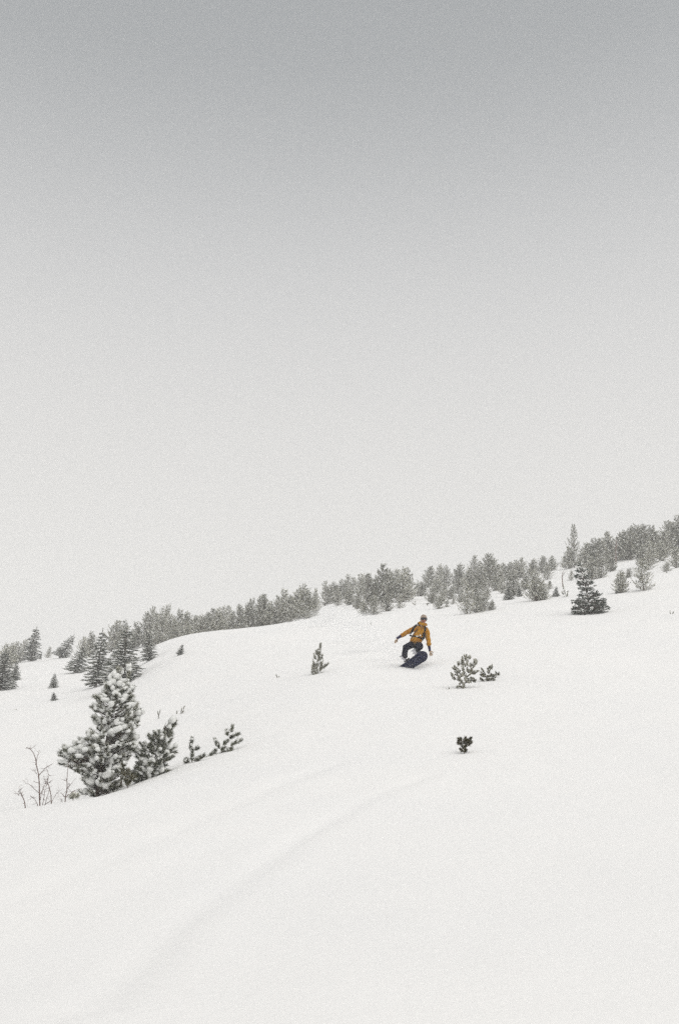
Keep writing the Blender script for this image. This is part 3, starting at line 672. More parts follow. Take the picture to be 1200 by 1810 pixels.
sprig_plant('dark_seedling', 'dark needle seedling alone on the open snow below the snowboarder', 'shrub', 818, 1332,
  [(820, 1328, 0, -9), (818, 1322, -3, -8), (814, 1314, -4, -3), (820, 1314, 0, -6), (826, 1314, 3, -6), (830, 1309, 3, -5), (832, 1312, 4, -2), (823, 1320, 2, -7), (812, 1310, -1, -6), (817, 1310, -1, -7), (823, 1309, 1, -7), (828, 1318, 5, -6), (816, 1316, -5, -3), (822, 1328, 3, -4), (816, 1328, -4, -4), (824, 1312, 1, -5)],
  65, need=0.050, nn=150, nw=0.0022, snowy=0.0, frost=0.06, m=mat('brown_olive_needles', (0.040, 0.028, 0.010), 0.7, 0.2, noise=(30, 1.0, (0.070, 0.065, 0.018))))
sprig_plant('sparse_sapling', 'thin sparse sapling with upturned side shoots left of the dark spruce', 'tree', 998, 1060,
  [(998, 1042, 0, -10), (998, 1052, 0, -9), (1002, 1050, 3, -6), (1000, 1056, 3, -5), (998, 1059, 0, -6), (996, 1050, -2, -5)], 66, need=0.09, nn=50, nw=0.006, snowy=0.2, frost=0.3)
for (u, v, seed, lab, sc, tips) in [
   (281, 1269, 71, 'tiny forked seedling above the side pine, left of the other seedlings', 1, [(281, 1269, 0, -7), (279, 1262, -2, -6), (282, 1262, 2, -7)]),
   (321, 1262, 72, 'tiny dark three-tipped seedling, rightmost of those above the side pine', 1, [(320, 1261, 0, -6), (321, 1256, 2, -5), (324, 1252, 2, -5), (323, 1259, 2, -3)]),
   (313, 1262, 73, 'smallest twig tip beside the three-tipped seedling', 1, [(313, 1262, 0, -6)]),
   (22, 1258, 74, 'small twig lying on the snow near the left edge', 1, [(18, 1259, 6, -2), (23, 1257, 6, -4)]),
   (490, 1198, 75, 'thin forked twig on the open snow left of the small rimed pine', 1, [(490, 1197, -2, -4), (492, 1198, 1, -3)]),
   (656, 1106, 76, 'tiny pale seedling just up slope from the snowboarder', 1, [(656, 1106, 0, -7), (656, 1104, -2, -3)]),
   (1186, 1086, 77, 'lone twig stub on the open slope near the right edge', 1, [(1185, 1086, 0, -8), (1187, 1086, 2, -4)]),
   (733, 1070, 78, 'faint sparse seedling up slope left of the snowboarder\'s head', 1, [(733, 1070, 1, -8), (732, 1069, -3, -4)]),
   (756, 1071, 79, 'faint sparse seedling directly up slope of the snowboarder\'s helmet', 1, [(756, 1071, -2, -5), (755, 1068, 3, -3)]),
   (1171, 1016, 80, 'low brown shrub tip below the trees at the right edge', 1, [(1168, 1017, 4, -4), (1173, 1015, 5, -3), (1165, 1018, -5, -2)])]:
    sprig_plant('seedling', lab, 'seedling', u, v, tips, seed, need=0.035*max(1, mpp(v_to_Y(u, v, 6))*70), nn=45, nw=0.0028*max(1, mpp(v_to_Y(u, v, 6))*55), snowy=0.1, frost=0.2, m=M_SEED, group='small seedlings and twigs poking through the snow')
# two tiny spruces on the left slope
for (u, v, vt, w, lean, lab, k) in [(95, 1217, 1190, 18, 0, 'tiny neat spruce on the open snow of the left slope', 0), (96, 1241, 1223, 15, -3, 'tiny sparse leaning spruce just below the neat one on the left slope', 3),
                                 (318, 1158, 1138, 18, 4, 'small dark spruce on the snow shoulder left of the smooth brow', 2), (191, 1178, 1163, 18, 3, 'small snow-covered spruce between the two tall dark ones on the left', 4)]:
    p = at_v(u, v, 25); s = mpp(p.y)
    place(SPRUCES[k], p - Vector((0, 0, .03)), top_height(p, vt)+.03, w*s/0.54, u*1.0, (math.atan2(lean*s, 0.5), 0), lab, 'tiny spruces on the open snow')
# dead snags
for (pts, Y, r0, lab) in [([(994, 1034), (994, 1020), (996, 1010)], 62, 0.035, 'thin dead snag standing on the snow left of the dark spruce'),
                          ([(1088, 984), (1090, 970), (1094, 952)], 76, 0.055, 'bare dead trunk leaning right between the two right skyline clumps')]:
    u0 = pts[0][0]; p = at_Y(u0, Y); s = mpp(Y)
    t = thing('dead_snag', lab, 'tree', p); acc = Acc()
    q = [((u-u0)*s, 0, top_height(p, v)) for u, v in pts]; q[0] = (q[0][0], 0, -0.2)
    tube(acc, q, [r0, r0*0.7, r0*0.3], 6); acc.obj('trunk', M_TWIG, t, True)
    for side in (-1, 1):
        acc = Acc(); b = np.array(q[1]); tube(acc, [b, b+[0.12, 0.05*side, 0.2], b+[0.32*side if side > 0 else 0.1, 0.1*side, 0.45]], [r0*0.4, r0*0.3, r0*0.15], 4); acc.obj('branch', M_TWIG, t, True)

# ------------------------------------------------------------------ the snowboarder
RP = at_v(731, 1177, 20); RS = mpp(RP.y, 1150)
def RL(zx, zy, y=0.0):       # close-up coordinates (8.57 per photo pixel, from 660,1060) -> metres from the rider's foot point
    return Vector(((660 + zx/8.571 - 731)*RS, y, top_height(RP, 1060 + zy/8.571)))
person = thing('person', 'snowboarder in a mustard jacket and black trousers leaning into a turn, arms spread low', 'person', RP)
def cloth(name, col, rough, scale, strength, **k): return mat(name, col, rough, 0.06, bump=(scale, strength, 0.02), **k)
M_JACKET = cloth('mustard_jacket_cloth', (0.47, 0.225, 0.008), 0.85, 11, 1.0, noise=(7, 0.9, (0.33, 0.130, 0.006)))
M_TROUS = cloth('black_navy_trouser_cloth', (0.004, 0.005, 0.016), 0.9, 11, 0.9)
M_NAVY = mat('navy_cuff', (0.012, 0.008, 0.050), 0.8, 0.1)
M_GLOVE = mat('tan_glove_leather', (0.44, 0.32, 0.21), 0.7, 0.3, noise=(18, 1.0, (0.52, 0.40, 0.29)))
M_HELM = mat('sand_helmet_shell', (0.33, 0.25, 0.19), 0.5, 0.4, noise=(8, 0.6, (0.40, 0.32, 0.26)))
M_SKIN = mat('face_skin', (0.42, 0.19, 0.13), 0.6, 0.3, sss=0.1)
M_LENS = mat('goggle_lens', (0.006, 0.006, 0.014), 0.12, 0.6)
M_BLACK = mat('black_webbing', (0.006, 0.005, 0.008), 0.8, 0.08)
M_BOOT = mat('pale_grey_boot', (0.40, 0.39, 0.43), 0.6, 0.3, noise=(14, 1.0, (0.62, 0.61, 0.64)))
M_BOARD = mat('navy_board_base', (0.003, 0.005, 0.028), 0.5, 0.08, noise=(9, 0.5, (0.006, 0.012, 0.055)))
M_PRINT = mat('pale_board_print', (0.10, 0.13, 0.24), 0.5, 0.4)
M_PLAST = mat('white_buckle_plastic', (0.70, 0.68, 0.64), 0.5, 0.4)
M_EDGE = mat('steel_edge', (0.35, 0.36, 0.38), 0.35, 0.5, metallic=1.0)

def skin_mesh(name, nodes, edges, m, parent, sub=2, root=0, crease=None):
    """nodes: list of (Vector, (rx, ry)); one continuous skinned surface"""
    me = bpy.data.meshes.new(name)
    me.from_pydata([tuple(n[0]) for n in nodes], edges, [])
    o = bpy.data.objects.new(name, me); C.objects.link(o)
    md = o.modifiers.new('Skin', 'SKIN'); md.use_smooth_shade = True; md.branch_smoothing = 0.6
    sd = me.skin_vertices[0].data
    for i, n in enumerate(nodes):
        r = n[1] if isinstance(n[1], tuple) else (n[1], n[1])
        sd[i].radius = r; sd[i].use_root = (i == root)
    if sub:
        s = o.modifiers.new('Subsurf', 'SUBSURF'); s.levels = sub; s.render_levels = sub
    bpy.context.view_layer.update()
    dg = bpy.context.evaluated_depsgraph_get()
    nm = bpy.data.meshes.new_from_object(o.evaluated_get(dg)); o.modifiers.clear(); o.data = nm
    nm.name = name
    nm.materials.clear(); nm.materials.append(m)
    nm.polygons.foreach_set('use_smooth', np.ones(len(nm.polygons), bool))
    o.parent = parent
    return o
J = {}
def jn(k, zx, zy, y): J[k] = RL(zx, zy, y)
jn('pelvis', 640, 650, .22); jn('spine', 668, 580, .19); jn('waist', 690, 525, .16); jn('chest', 732, 445, .10); jn('uchest', 748, 405, .07)
jn('neck', 768, 365, .04); jn('head', 777, 310, .02)
jn('shl', 678, 400, .08); jn('ell', 525, 492, .05); jn('wrl', 395, 572, -.02)
jn('shr', 822, 420, .10); jn('elr', 842, 575, .06); jn('wrr', 848, 742, -.04)
jn('hipl', 590, 665, .14); jn('knl', 480, 752, -.26); jn('anl', 480, 872, .06)
jn('hipr', 690, 680, .14); jn('knr', 702, 745, -.34); jn('anr', 640, 835, -.06)
# board frame
ax = Vector((.62, -.70, .32)).normalized(); wv = Vector((-.40, -.30, .82)); wv = (wv - ax*wv.dot(ax)).normalized()
nrm = ax.cross(wv).normalized()          # base side, towards the camera and down
deck = -nrm
TIP = RL(768, 884, -.56); BC = TIP - ax*0.74
def ankle(zx, zy):           # a point 13 cm above the deck that shows at (zx, zy)
    q = RL(zx, zy) - BC - deck*.13; q.y = 0
    det = ax.x*wv.z - ax.z*wv.x; a = (q.x*wv.z - q.z*wv.x)/det; b = (ax.x*q.z - ax.z*q.x)/det
    return BC + deck*.13 + ax*a + wv*b
J['anl'] = ankle(478, 880); J['anr'] = ankle(640, 830)
# body: one continuous figure under the clothes
def lerp(a, b, t): return a*(1-t) + b*t
bn = [(J['pelvis'], (.13, .11)), (J['spine'], (.12, .10)), (J['waist'], (.125, .10)), (J['chest'], (.12, .10)), (J['uchest'], (.05, .05)), (J['neck'], .045), (lerp(J['neck'], J['head'], .55), .058),
      (J['head'], (.070, .085)), (J['head']+Vector((.004, -.01, .055)), (.074, .088)), (J['head']+Vector((.004, 0, .11)), (.052, .06)),
      (J['shl'], .035), (lerp(J['shl'], J['ell'], .5), .048), (J['ell'], .042), (J['wrl'], .028),
      (J['shr'], .035), (lerp(J['shr'], J['elr'], .5), .048), (J['elr'], .042), (J['wrr'], .028),
      (J['hipl'], .095), (lerp(J['hipl'], J['knl'], .5), .085), (J['knl'], .062), (lerp(J['knl'], J['anl'], .4), .058), (J['anl'], .030),
      (J['hipr'], .095), (lerp(J['hipr'], J['knr'], .5), .085), (J['knr'], .062), (lerp(J['knr'], J['anr'], .4), .058), (J['anr'], .030)]
be = [(0,1),(1,2),(2,3),(3,4),(4,5),(5,6),(6,7),(7,8),(8,9),(4,10),(10,11),(11,12),(12,13),(4,14),(14,15),(15,16),(16,17),(0,18),(18,19),(19,20),(20,21),(21,22),(0,23),(23,24),(24,25),(25,26),(26,27)]
body = skin_mesh('body', bn, be, M_SKIN, person)
jk = [(RL(634, 672, .17), (.245, .19)), (RL(660, 595, .18), (.240, .18)), (RL(684, 535, .16), (.220, .165)), (RL(722, 465, .11), (.200, .155)), (RL(745, 412, .08), (.155, .130)), (RL(760, 372, .045), (.105, .105)), (RL(776, 348, .02), (.098, .105)),
      (RL(690, 402, .08), .100), (RL(610, 445, .06), .090), (RL(525, 490, .05), .082), (RL(460, 530, .02), .070), (RL(415, 555, -.01), .058),
      (RL(808, 425, .10), .100), (RL(832, 500, .08), .086), (RL(842, 575, .06), .080), (RL(848, 650, .01), .070), (RL(850, 715, -.035), .058),
      (RL(716, 345, .10), (.085, .08))]
je = [(0,1),(1,2),(2,3),(3,4),(4,5),(5,6),(4,7),(7,8),(8,9),(9,10),(10,11),(4,12),(12,13),(13,14),(14,15),(15,16),(5,17)]
jacket = skin_mesh('jacket', jk, je, M_JACKET, person)
tr = [(RL(648, 630, .19), (.12, .10)), (RL(642, 655, .19), (.165, .13)), (J['hipl'], .125), (lerp(J['hipl'], J['knl'], .5), .115), (J['knl'], .094), (lerp(J['knl'], J['anl'], .5), .085), (lerp(J['knl'], J['anl'], 1.02), .086),
      (J['hipr'], .125), (lerp(J['hipr'], J['knr'], .5), .115), (J['knr'], .094), (lerp(J['knr'], J['anr'], .5), .082), (lerp(J['knr'], J['anr'], 1.0), .082)]
ct = Acc(); th_ = np.linspace(0, 2*math.pi, 25)
tube(ct, [tuple(RL(768, 366, .02) + Vector((.088*math.cos(a), .088*math.sin(a), .030*math.sin(a) - .022*math.cos(a)))) for a in th_], .040 + .006*np.sin(th_*3), 10); ct.obj('collar', M_JACKET, person, True)
ht = Acc(); tube(ht, [tuple(RL(700 + 60*k, 352 - 10*math.sin(k*3.1), .10 + .06*math.sin(k*3.1))) for k in np.linspace(0, 1.5, 12)], .02 + .055*np.sin(np.linspace(.3, 2.9, 12)), 12); ht.obj('hood', M_JACKET, person, True)
trousers = skin_mesh('trousers', tr, [(0,1),(1,2),(2,3),(3,4),(4,5),(5,6),(1,7),(7,8),(8,9),(9,10),(10,11)], M_TROUS, person)
# wrinkles in the cloth
def crumple(o, amp, freq, seed):
    me = o.data; n = len(me.vertices); co = np.empty(n*3, np.float32); no_ = np.empty(n*3, np.float32)
    me.vertices.foreach_get('co', co); me.vertices.foreach_get('normal', no_); co = co.reshape(-1, 3); no_ = no_.reshape(-1, 3)
    d = lattice(co[:, 0]*freq + co[:, 1]*freq*0.7, co[:, 2]*freq*1.6, seed) + 0.6*lattice(co[:, 0]*freq*2.1, co[:, 2]*freq*3 + co[:, 1]*freq*2, seed+1)
    co += no_*(d*amp)[:, None]
    me.vertices.foreach_set('co', co.ravel()); me.update()
crumple(jacket, 0.016, 9, 31); crumple(trousers, 0.015, 9, 41)
def ell(name, c, r, m, parent, rot=None, cut=None, sub=3, mod=None):
    bm = bmesh.new(); bmesh.ops.create_uvsphere(bm, u_segments=28, v_segments=18, radius=1)
    for v in bm.verts:
        if mod: v.co = mod(v.co)
        if cut is not None and v.co.z < cut: v.co.z = cut + (v.co.z-cut)*0.12
    R = rot.to_matrix() if rot else Matrix.Identity(3)
    for v in bm.verts: v.co = c + R @ Vector((v.co.x*r[0], v.co.y*r[1], v.co.z*r[2]))
    me = bpy.data.meshes.new(name); bm.to_mesh(me); bm.free(); me.materials.append(m)
    me.polygons.foreach_set('use_smooth', np.ones(len(me.polygons), bool))
    o = bpy.data.objects.new(name, me); C.objects.link(o); o.parent = parent; return o
hrot = Euler((rad(8), rad(4), rad(8)))
HM = hrot.to_matrix(); HC = RL(779, 284, .02)
helmet = ell('helmet', HC, (.100, .114, .122), M_HELM, person, hrot, cut=-0.35, mod=lambda c: Vector((c.x, c.y, c.z*(1.0 if c.y < 0 or c.z > 0 else 1.5))))
def band(name, c, rx, ry, z0, z1, a0, a1, th, m, parent, n=18, bulge=0.0):
    """curved strip round the head, a0..a1 degrees with -90 = front"""
    bm = bmesh.new(); rows = []
    for i in range(n+1):
        a = rad(a0 + (a1-a0)*i/n); e = 1 - 0.25*abs(2*i/n-1)**3
        row = []
        for (zz, off) in ((z0*e, 0), (z1*e, 0), (z1*e*0.9, th), (z0*e*0.9, th)):
            p = Vector(((rx+off+bulge)*math.cos(a), (ry+off+bulge)*math.sin(a), zz)); row.append(bm.verts.new(c + HM @ p))
        rows.append(row)
    for a, b in zip(rows[:-1], rows[1:]):
        for k in range(4): bm.faces.new((a[k], a[(k+1) % 4], b[(k+1) % 4], b[k]))
    bm.faces.new(rows[0]); bm.faces.new(rows[-1][::-1])
    bmesh.ops.recalc_face_normals(bm, faces=bm.faces)
    me = bpy.data.meshes.new(name); bm.to_mesh(me); bm.free(); me.materials.append(m)
    o = bpy.data.objects.new(name, me); C.objects.link(o); o.parent = parent; return o
GC = RL(781, 293, .015)
band('goggles', GC, .088, .112, -.040, .038, -158, -22, .014, M_BLACK, person)
band('goggle_lens', GC, .088, .112, -.031, .029, -152, -28, .019, M_LENS, person)
band('goggle_strap', GC, .096, .113, -.016, .016, -22, 202, .006, M_BLACK, person)
# face: nose, lips, chin with a short beard shadow
FC = RL(785, 332, -.045)
ell('nose', RL(784, 318, -.098), (.012, .018, .016), M_SKIN, person, hrot)
ell('mouth', RL(785, 336, -.083), (.024, .010, .007), mat('lips', (0.30, 0.07, 0.06), 0.5, 0.3), person, hrot)
for sx in (-1, 1): ell('ear', HC + HM @ Vector((sx*.080, .01, -.045)), (.012, .02, .03), M_SKIN, person, hrot)

def hand(name, wrist, d, side, palm_n, size=1.0, spread=0.35, curl=0.35):
    """gloved hand: palm, four unequal bent fingers and a thumb, one skinned mesh"""
    d = d.normalized(); side = (side - d*side.dot(d)).normalized(); n = d.cross(side).normalized()
    if n.dot(palm_n) < 0: n = -n
    s = size; nodes = [(wrist, .030*s), (wrist + d*.035*s, (.036*s, .026*s)), (wrist + d*.075*s, (.042*s, .024*s))]; edges = [(0, 1), (1, 2)]
    for k, (off, ln) in enumerate([(-.033, .072), (-.011, .086), (.012, .082), (.034, .066)]):
        b = wrist + d*.088*s + side*off*s; fd = (d + side*off*6*spread).normalized(); i0 = len(nodes)
        p1 = b + fd*ln*.42*s; p2 = p1 + (fd + n*curl).normalized()*ln*.33*s; p3 = p2 + (fd + n*curl*2.2).normalized()*ln*.25*s
        nodes += [(b, .0135*s), (p1, .0125*s), (p2, .0118*s), (p3, .0100*s)]; edges += [(2, i0), (i0, i0+1), (i0+1, i0+2), (i0+2, i0+3)]
    i0 = len(nodes); tb = wrist + d*.040*s - side*.034*s
    t1 = tb + (d*.55 - side*.8).normalized()*.038*s; t2 = t1 + (d*.85 - side*.5 + n*.2).normalized()*.034*s
    nodes += [(tb, .017*s), (t1, .015*s), (t2, .012*s)]; edges += [(1, i0), (i0, i0+1), (i0+1, i0+2)]
    return skin_mesh(name, nodes, edges, M_GLOVE, person, sub=1)
hand('glove', RL(372, 590, -.03), RL(318, 668, -.06) - RL(372, 590, -.03), Vector((-.7, -.5, -.6)), Vector((.6, .4, -.2)), 1.0, 0.3, 0.3)
hand('glove', RL(856, 775, -.05), RL(880, 900, -.10) - RL(856, 775, -.05), Vector((-1, .2, 0)), Vector((-.1, -.6, 0)), 1.08, 0.35, 0.3)
for a, b, r in ((RL(432, 548, -.005), RL(360, 592, -.03), .044), (RL(848, 712, -.03), RL(856, 785, -.05), .044)):
    acc = Acc(); k = np.linspace(0, 1, 6); tube(acc, [tuple(lerp(a, b, t)) for t in k], r*(1.0 - 0.18*k + 0.05*np.sin(k*9)), 12); acc.obj('cuff', M_NAVY, person, True)
# boots on the deck
def boot(an, side):
    toe = an + deck*(-.035) + wv*.15; heel = an - wv*.065 - deck*.03
    nodes = [(an + Vector((0, 0.02, .10)) + deck*.03, (.062, .066)), (an + deck*.02, (.060, .064)), (an - deck*.025 + wv*.02, (.056, .056)), (an - deck*.035 + wv*.09, (.050, .042)), (toe, (.044, .034)), (heel, (.046, .042))]
    return skin_mesh('boot', nodes, [(0, 1), (1, 2), (2, 3), (3, 4), (2, 5)], M_BOOT, person)
boot(J['anl'] + Vector((0, 0, -.035)), 1); boot(J['anr'] + Vector((0, 0, -.02)), -1)

# backpack, with straps laid on the jacket
pack = thing('backpack', 'black backpack worn by the snowboarder, straps over the mustard jacket', 'backpack', RP)
from mathutils.bvhtree import BVHTree
jm = jacket.data
bvh = BVHTree.FromPolygons([v.co.copy() for v in jm.vertices], [tuple(p.vertices) for p in jm.polygons])
def on_jacket(zx, zy, off=.006):
    p = RL(zx, zy, 0); h = bvh.ray_cast(Vector((p.x, -2, p.z)), Vector((0, 1, 0)))
    return (h[0] + Vector((0, -off, 0))) if h[0] else p
def webbing(name, pts, w, m, parent, th=.012, n=24):
    zx = np.interp(np.linspace(0, len(pts)-1, n), range(len(pts)), [p[0] for p in pts]); zy = np.interp(np.linspace(0, len(pts)-1, n), range(len(pts)), [p[1] for p in pts])
    c = [on_jacket(a, b) for a, b in zip(zx, zy)]
    bm = bmesh.new(); rows = []
    for i in range(n):
        d = (c[min(i+1, n-1)] - c[max(i-1, 0)]).normalized(); s = d.cross(Vector((0, -1, 0))).normalized()
        rows.append([bm.verts.new(c[i] + s*w*a + Vector((0, b, 0))) for a, b in ((-.5, .03), (-.5, -.001), (-.3, -th), (.3, -th), (.5, -.001), (.5, .03))])
    for a, b in zip(rows[:-1], rows[1:]):
        for k in range(6): bm.faces.new((a[k], a[(k+1) % 6], b[(k+1) % 6], b[k]))
    bm.faces.new(rows[0]); bm.faces.new(rows[-1][::-1]); bmesh.ops.recalc_face_normals(bm, faces=bm.faces)
    me = bpy.data.meshes.new(name); bm.to_mesh(me); bm.free(); me.materials.append(m)
    o = bpy.data.objects.new(name, me); C.objects.link(o); o.parent = parent; return o
webbing('shoulder_strap', [(684, 380), (655, 392), (622, 430), (592, 482), (566, 512)], .062, M_BLACK, pack)
webbing('shoulder_strap', [(802, 402), (794, 440), (786, 485), (778, 535), (768, 592)], .058, M_BLACK, pack)
webbing('waist_belt', [(556, 538), (600, 545), (660, 560), (715, 578), (768, 606)], .042, M_BLACK, pack)
webbing('sternum_strap', [(690, 392), (740, 404), (800, 404)], .020, M_BLACK, pack)
webbing('buckle', [(655, 556), (690, 562)], .046, M_PLAST, pack, th=.022, n=4)
webbing('buckle', [(704, 541), (730, 552)], .040, M_PLAST, pack, th=.020, n=4)
webbing('buckle', [(728, 400), (744, 404)], .028, M_PLAST, pack, th=.018, n=4)
bm = bmesh.new(); bmesh.ops.create_cube(bm, size=1); bmesh.ops.bevel(bm, geom=bm.edges[:], offset=.22, segments=4, profile=.6, affect='EDGES')
pc = RL(715, 490, .33); R = Euler((rad(-14), rad(14), 0)).to_matrix()
for v in bm.verts: v.co = pc + R @ Vector((v.co.x*.27, v.co.y*.20, v.co.z*.44))
me = bpy.data.meshes.new('pack_body'); bm.to_mesh(me); bm.free(); me.materials.append(M_BLACK); me.polygons.foreach_set('use_smooth', np.ones(len(me.polygons), bool))
o = bpy.data.objects.new('pack_body', me); C.objects.link(o); o.parent = pack
webbing('zipper', [(762, 405), (735, 460), (712, 520), (690, 580), (668, 635)], .010, mat('zip_dark', (0.30, 0.12, 0.012), 0.6, 0.3), person, th=.004)

# snowboard
board = thing('snowboard', 'navy snowboard on its heel edge under the snowboarder, base towards the camera', 'snowboard', RP)
HL, HW, TH = .74, .155, .012
def half_w(t):            # t in -1..1 along the board
    a = abs(t)
    if a > .78: return HW*math.sqrt(max(0, 1-((a-.78)/.22)**2))
    return HW*(1 - .13*(1-(a/.78)**2))
def camber(t):
    a = abs(t); return .05*max(0, (a-.72)/.28)**2*1.3
bm = bmesh.new(); n = 48; rows = []
for i in range(n+1):
    t = -math.cos(math.pi*i/n); w = max(half_w(t), .002); zc = camber(t)
    row = []
    for sgn, k in ((-1, 0), (-.5, 0), (0, 0), (.5, 0), (1, 0), (1, 1), (0, 1), (-1, 1)):
        row.append(bm.verts.new(BC + ax*HL*t + wv*w*sgn + deck*(zc + TH*k)))
    rows.append(row)
for a, b in zip(rows[:-1], rows[1:]):
    for k in range(8): bm.faces.new((a[k], a[(k+1) % 8], b[(k+1) % 8], b[k]))
bm.faces.new(rows[0]); bm.faces.new(rows[-1][::-1]); bmesh.ops.recalc_face_normals(bm, faces=bm.faces)
me = bpy.data.meshes.new('deck'); bm.to_mesh(me); bm.free(); me.materials.append(M_BOARD)
o = bpy.data.objects.new('deck', me); C.objects.link(o); o.parent = board
for sgn in (-1, 1):
    acc = Acc(); ts = np.linspace(-.99, .99, 40)
    tube(acc, [tuple(BC + ax*HL*t + wv*sgn*(half_w(t)+.0005) + deck*(camber(t)+.002)) for t in ts], np.full(40, .0028), 5); acc.obj('steel_edge', M_EDGE, board, True)
# pale marks printed on the base: a bar, dots and short strokes (abstract)
def base_mark(pts_tw, name='printed_mark'):
    bm = bmesh.new(); vs_ = []
    for t, w in pts_tw: vs_.append(bm.verts.new(BC + ax*HL*t + wv*HW*w + deck*(camber(t)) + nrm*.003))
    bm.faces.new(vs_); me = bpy.data.meshes.new(name); bm.to_mesh(me); bm.free(); me.materials.append(M_PRINT)
    o = bpy.data.objects.new(name, me); C.objects.link(o); o.parent = board
for t, w, dt, dw in [(.62, -.20, .020, .10), (.66, .38, .06, .03), (.50, .30, .05, .03), (.40, .05, .018, .12), (.30, -.35, .06, .025), (.18, .2, .03, .06), (.10, -.2, .05, .03), (.78, .1, .02, .08), (.52, -.45, .016, .08), (-.02, 0, .04, .04), (.85, -.25, .03, .03), (.34, .42, .04, .03)]:
    base_mark([(t-dt, w-dw*.6), (t+dt*.2, w-dw), (t+dt, w+dw*.5), (t-dt*.1, w+dw)])
for an in (J['anl'], J['anr']):
    c = an - deck*.06
    b_ = Acc(); tube(b_, [tuple(c - wv*.07 - ax*.05), tuple(c - wv*.09 + deck*.10), tuple(c - wv*.085 + deck*.20), tuple(c - wv*.07 + ax*.05)], [.02, .03, .03, .02], 6); b_.obj('binding_highback', M_BLACK, board, True)
    for q in (.03, .11):
        s_ = Acc(); th = np.linspace(-.1, math.pi+.1, 12)
        tube(s_, [tuple(c + wv*q - deck*.01 + ax*math.cos(a)*.066 + deck*(math.sin(a)*.072+.01)) for a in th], np.full(12, .012), 6); s_.obj('binding_strap', mat('slate_blue_strap', (0.10, 0.16, 0.20), 0.6, 0.3), board, True)

# ------------------------------------------------------------------ powder thrown up by the turn
def powder(name, label, parts_, dens, seed, nscale):
    """soft puffs: each an ellipsoid of drifting snow; parts_ = (u, v, Y, rx, ry, rz)"""
    t = thing(name, label, 'snow cloud', at_Y(parts_[0][0], parts_[0][2]))
    for i, (u, v, Y, rx, ry, rz) in enumerate(parts_):
        p = at_Y(u, Y); p = Vector((p.x, p.y, p.z + top_height(p, v)))
        bm = bmesh.new(); bmesh.ops.create_icosphere(bm, subdivisions=3, radius=1)
        me = bpy.data.meshes.new('puff'); bm.to_mesh(me); bm.free()
        m = bpy.data.materials.new('powder_%d_%d' % (seed, i)); m.use_nodes = True; nn = m.node_tree.nodes; ll = m.node_tree.links; nn.clear()
        oo = nn.new('ShaderNodeOutputMaterial'); vv = nn.new('ShaderNodeVolumePrincipled')
        vv.inputs['Color'].default_value = (0.998, 0.998, 0.998, 1); vv.inputs['Anisotropy'].default_value = 0.2
        cc = nn.new('ShaderNodeTexCoord'); ln_ = nn.new('ShaderNodeVectorMath'); ln_.operation = 'LENGTH'
        nz = nn.new('ShaderNodeTexNoise'); nz.inputs['Scale'].default_value = nscale; nz.inputs['Detail'].default_value = 4; nz.inputs['Roughness'].default_value = 0.6
        nz.noise_dimensions = '4D'; nz.inputs['W'].default_value = seed + i*3.7
        f = nn.new('ShaderNodeMapRange'); f.interpolation_type = 'SMOOTHSTEP'; f.inputs[1].default_value = 1.0; f.inputs[2].default_value = 0.1
        g = nn.new('ShaderNodeMapRange'); g.interpolation_type = 'SMOOTHSTEP'; g.inputs[1].default_value = 0.38; g.inputs[2].default_value = 0.66
        a = nn.new('ShaderNodeMath'); a.operation = 'MULTIPLY'; b = nn.new('ShaderNodeMath'); b.operation = 'MULTIPLY'; b.inputs[1].default_value = dens
        ll.new(cc.outputs['Object'], ln_.inputs[0]); ll.new(ln_.outputs['Value'], f.inputs[0]); ll.new(cc.outputs['Object'], nz.inputs['Vector']); ll.new(nz.outputs['Fac'], g.inputs[0])
        ll.new(f.outputs[0], a.inputs[0]); ll.new(g.outputs[0], a.inputs[1]); ll.new(a.outputs[0], b.inputs[0]); ll.new(b.outputs[0], vv.inputs['Density']); ll.new(vv.outputs[0], oo.inputs['Volume'])
        me.materials.append(m); o = bpy.data.objects.new('puff', me); C.objects.link(o)
        o.scale = (rx, ry, rz); o.location = p - t.location; o.parent = t; o['kind'] = 'stuff'
    return t
powder('powder_plume', 'pale plume of blown powder hanging over the snowboarder\'s track at the ridge', [
    (588, 1096, 45.0, 1.75, 1.2, 0.62), (628, 1096, 44.0, 1.15, 0.8, 0.62), (545, 1106, 46.0, 1.3, 0.9, 0.42), (600, 1086, 45.0, 0.8, 0.7, 0.42), (612, 1112, 42.5, 1.4, 0.8, 0.5)], 4.5, 3, 1.6)
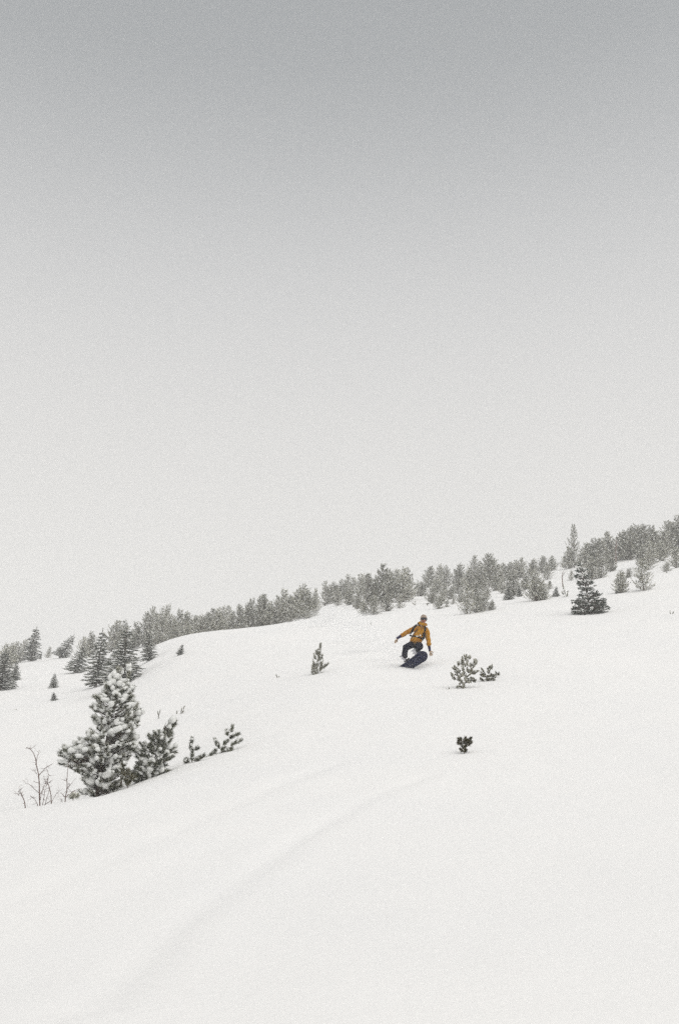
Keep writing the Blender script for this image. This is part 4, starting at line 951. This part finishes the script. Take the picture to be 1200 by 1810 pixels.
powder('powder_spray', 'fine powder spray trailing behind and left of the snowboard', [
    (690, 1150, RP.y+1.8, 0.85, 0.7, 0.55), (708, 1168, RP.y+1.2, 0.60, 0.4, 0.32), (655, 1130, RP.y+4.5, 1.1, 1.3, 0.6), (635, 1118, RP.y+9, 1.4, 1.8, 0.6), (768, 1163, RP.y+.9, 0.35, 0.4, 0.16)], 1.7, 8, 1.8)
# flecks of snow flung off the board
rf = np.random.default_rng(91); acc = Acc()
base = RP
for i in range(230):
    if i < 170: q = np.array([rf.normal(-.25, .45), rf.uniform(-.3, 1.2), abs(rf.normal(0, .22))])
    else: q = np.array([rf.normal(0.1, .35), rf.uniform(-.4, .0), rf.uniform(0, 1.0)])
    gz = float(Z(np.array([base.x+q[0]]), np.array([base.y+q[1]]))[0]) - base.z
    r = rf.uniform(.003, .008); v, f = ICO[1]; acc.add(v[:, :]*r + np.array([q[0], q[1], gz+q[2]]), f)
fl = acc.obj('flying_snow_flecks', M_SNOW, None, False); fl.location = RP
fl['label'] = 'loose flecks of snow flung around the snowboarder and the board'; fl['category'] = 'snow flecks'; fl['kind'] = 'stuff'
# ------------------------------------------------------------------ snow haze in the air
bm = bmesh.new(); bmesh.ops.create_cube(bm, size=1)
x0, x1, y0, y1, z0, z1 = -275, 275, -50, 275, ZMIN-1.5, ZMAX+6
for v in bm.verts: v.co = Vector(((x0+x1)/2 + v.co.x*(x1-x0), (y0+y1)/2 + v.co.y*(y1-y0), (z0+z1)/2 + v.co.z*(z1-z0)))
me = bpy.data.meshes.new('haze'); bm.to_mesh(me); bm.free()
m = bpy.data.materials.new('snow_haze'); m.use_nodes = True; nn = m.node_tree.nodes; nn.clear()
oo = nn.new('ShaderNodeOutputMaterial'); vv = nn.new('ShaderNodeVolumePrincipled')
vv.inputs['Color'].default_value = (0.985, 0.985, 0.98, 1); vv.inputs['Density'].default_value = 0.0021; vv.inputs['Anisotropy'].default_value = 0.0
m.node_tree.links.new(vv.outputs[0], oo.inputs['Volume']); me.materials.append(m)
o = bpy.data.objects.new('haze', me); C.objects.link(o); o['kind'] = 'stuff'
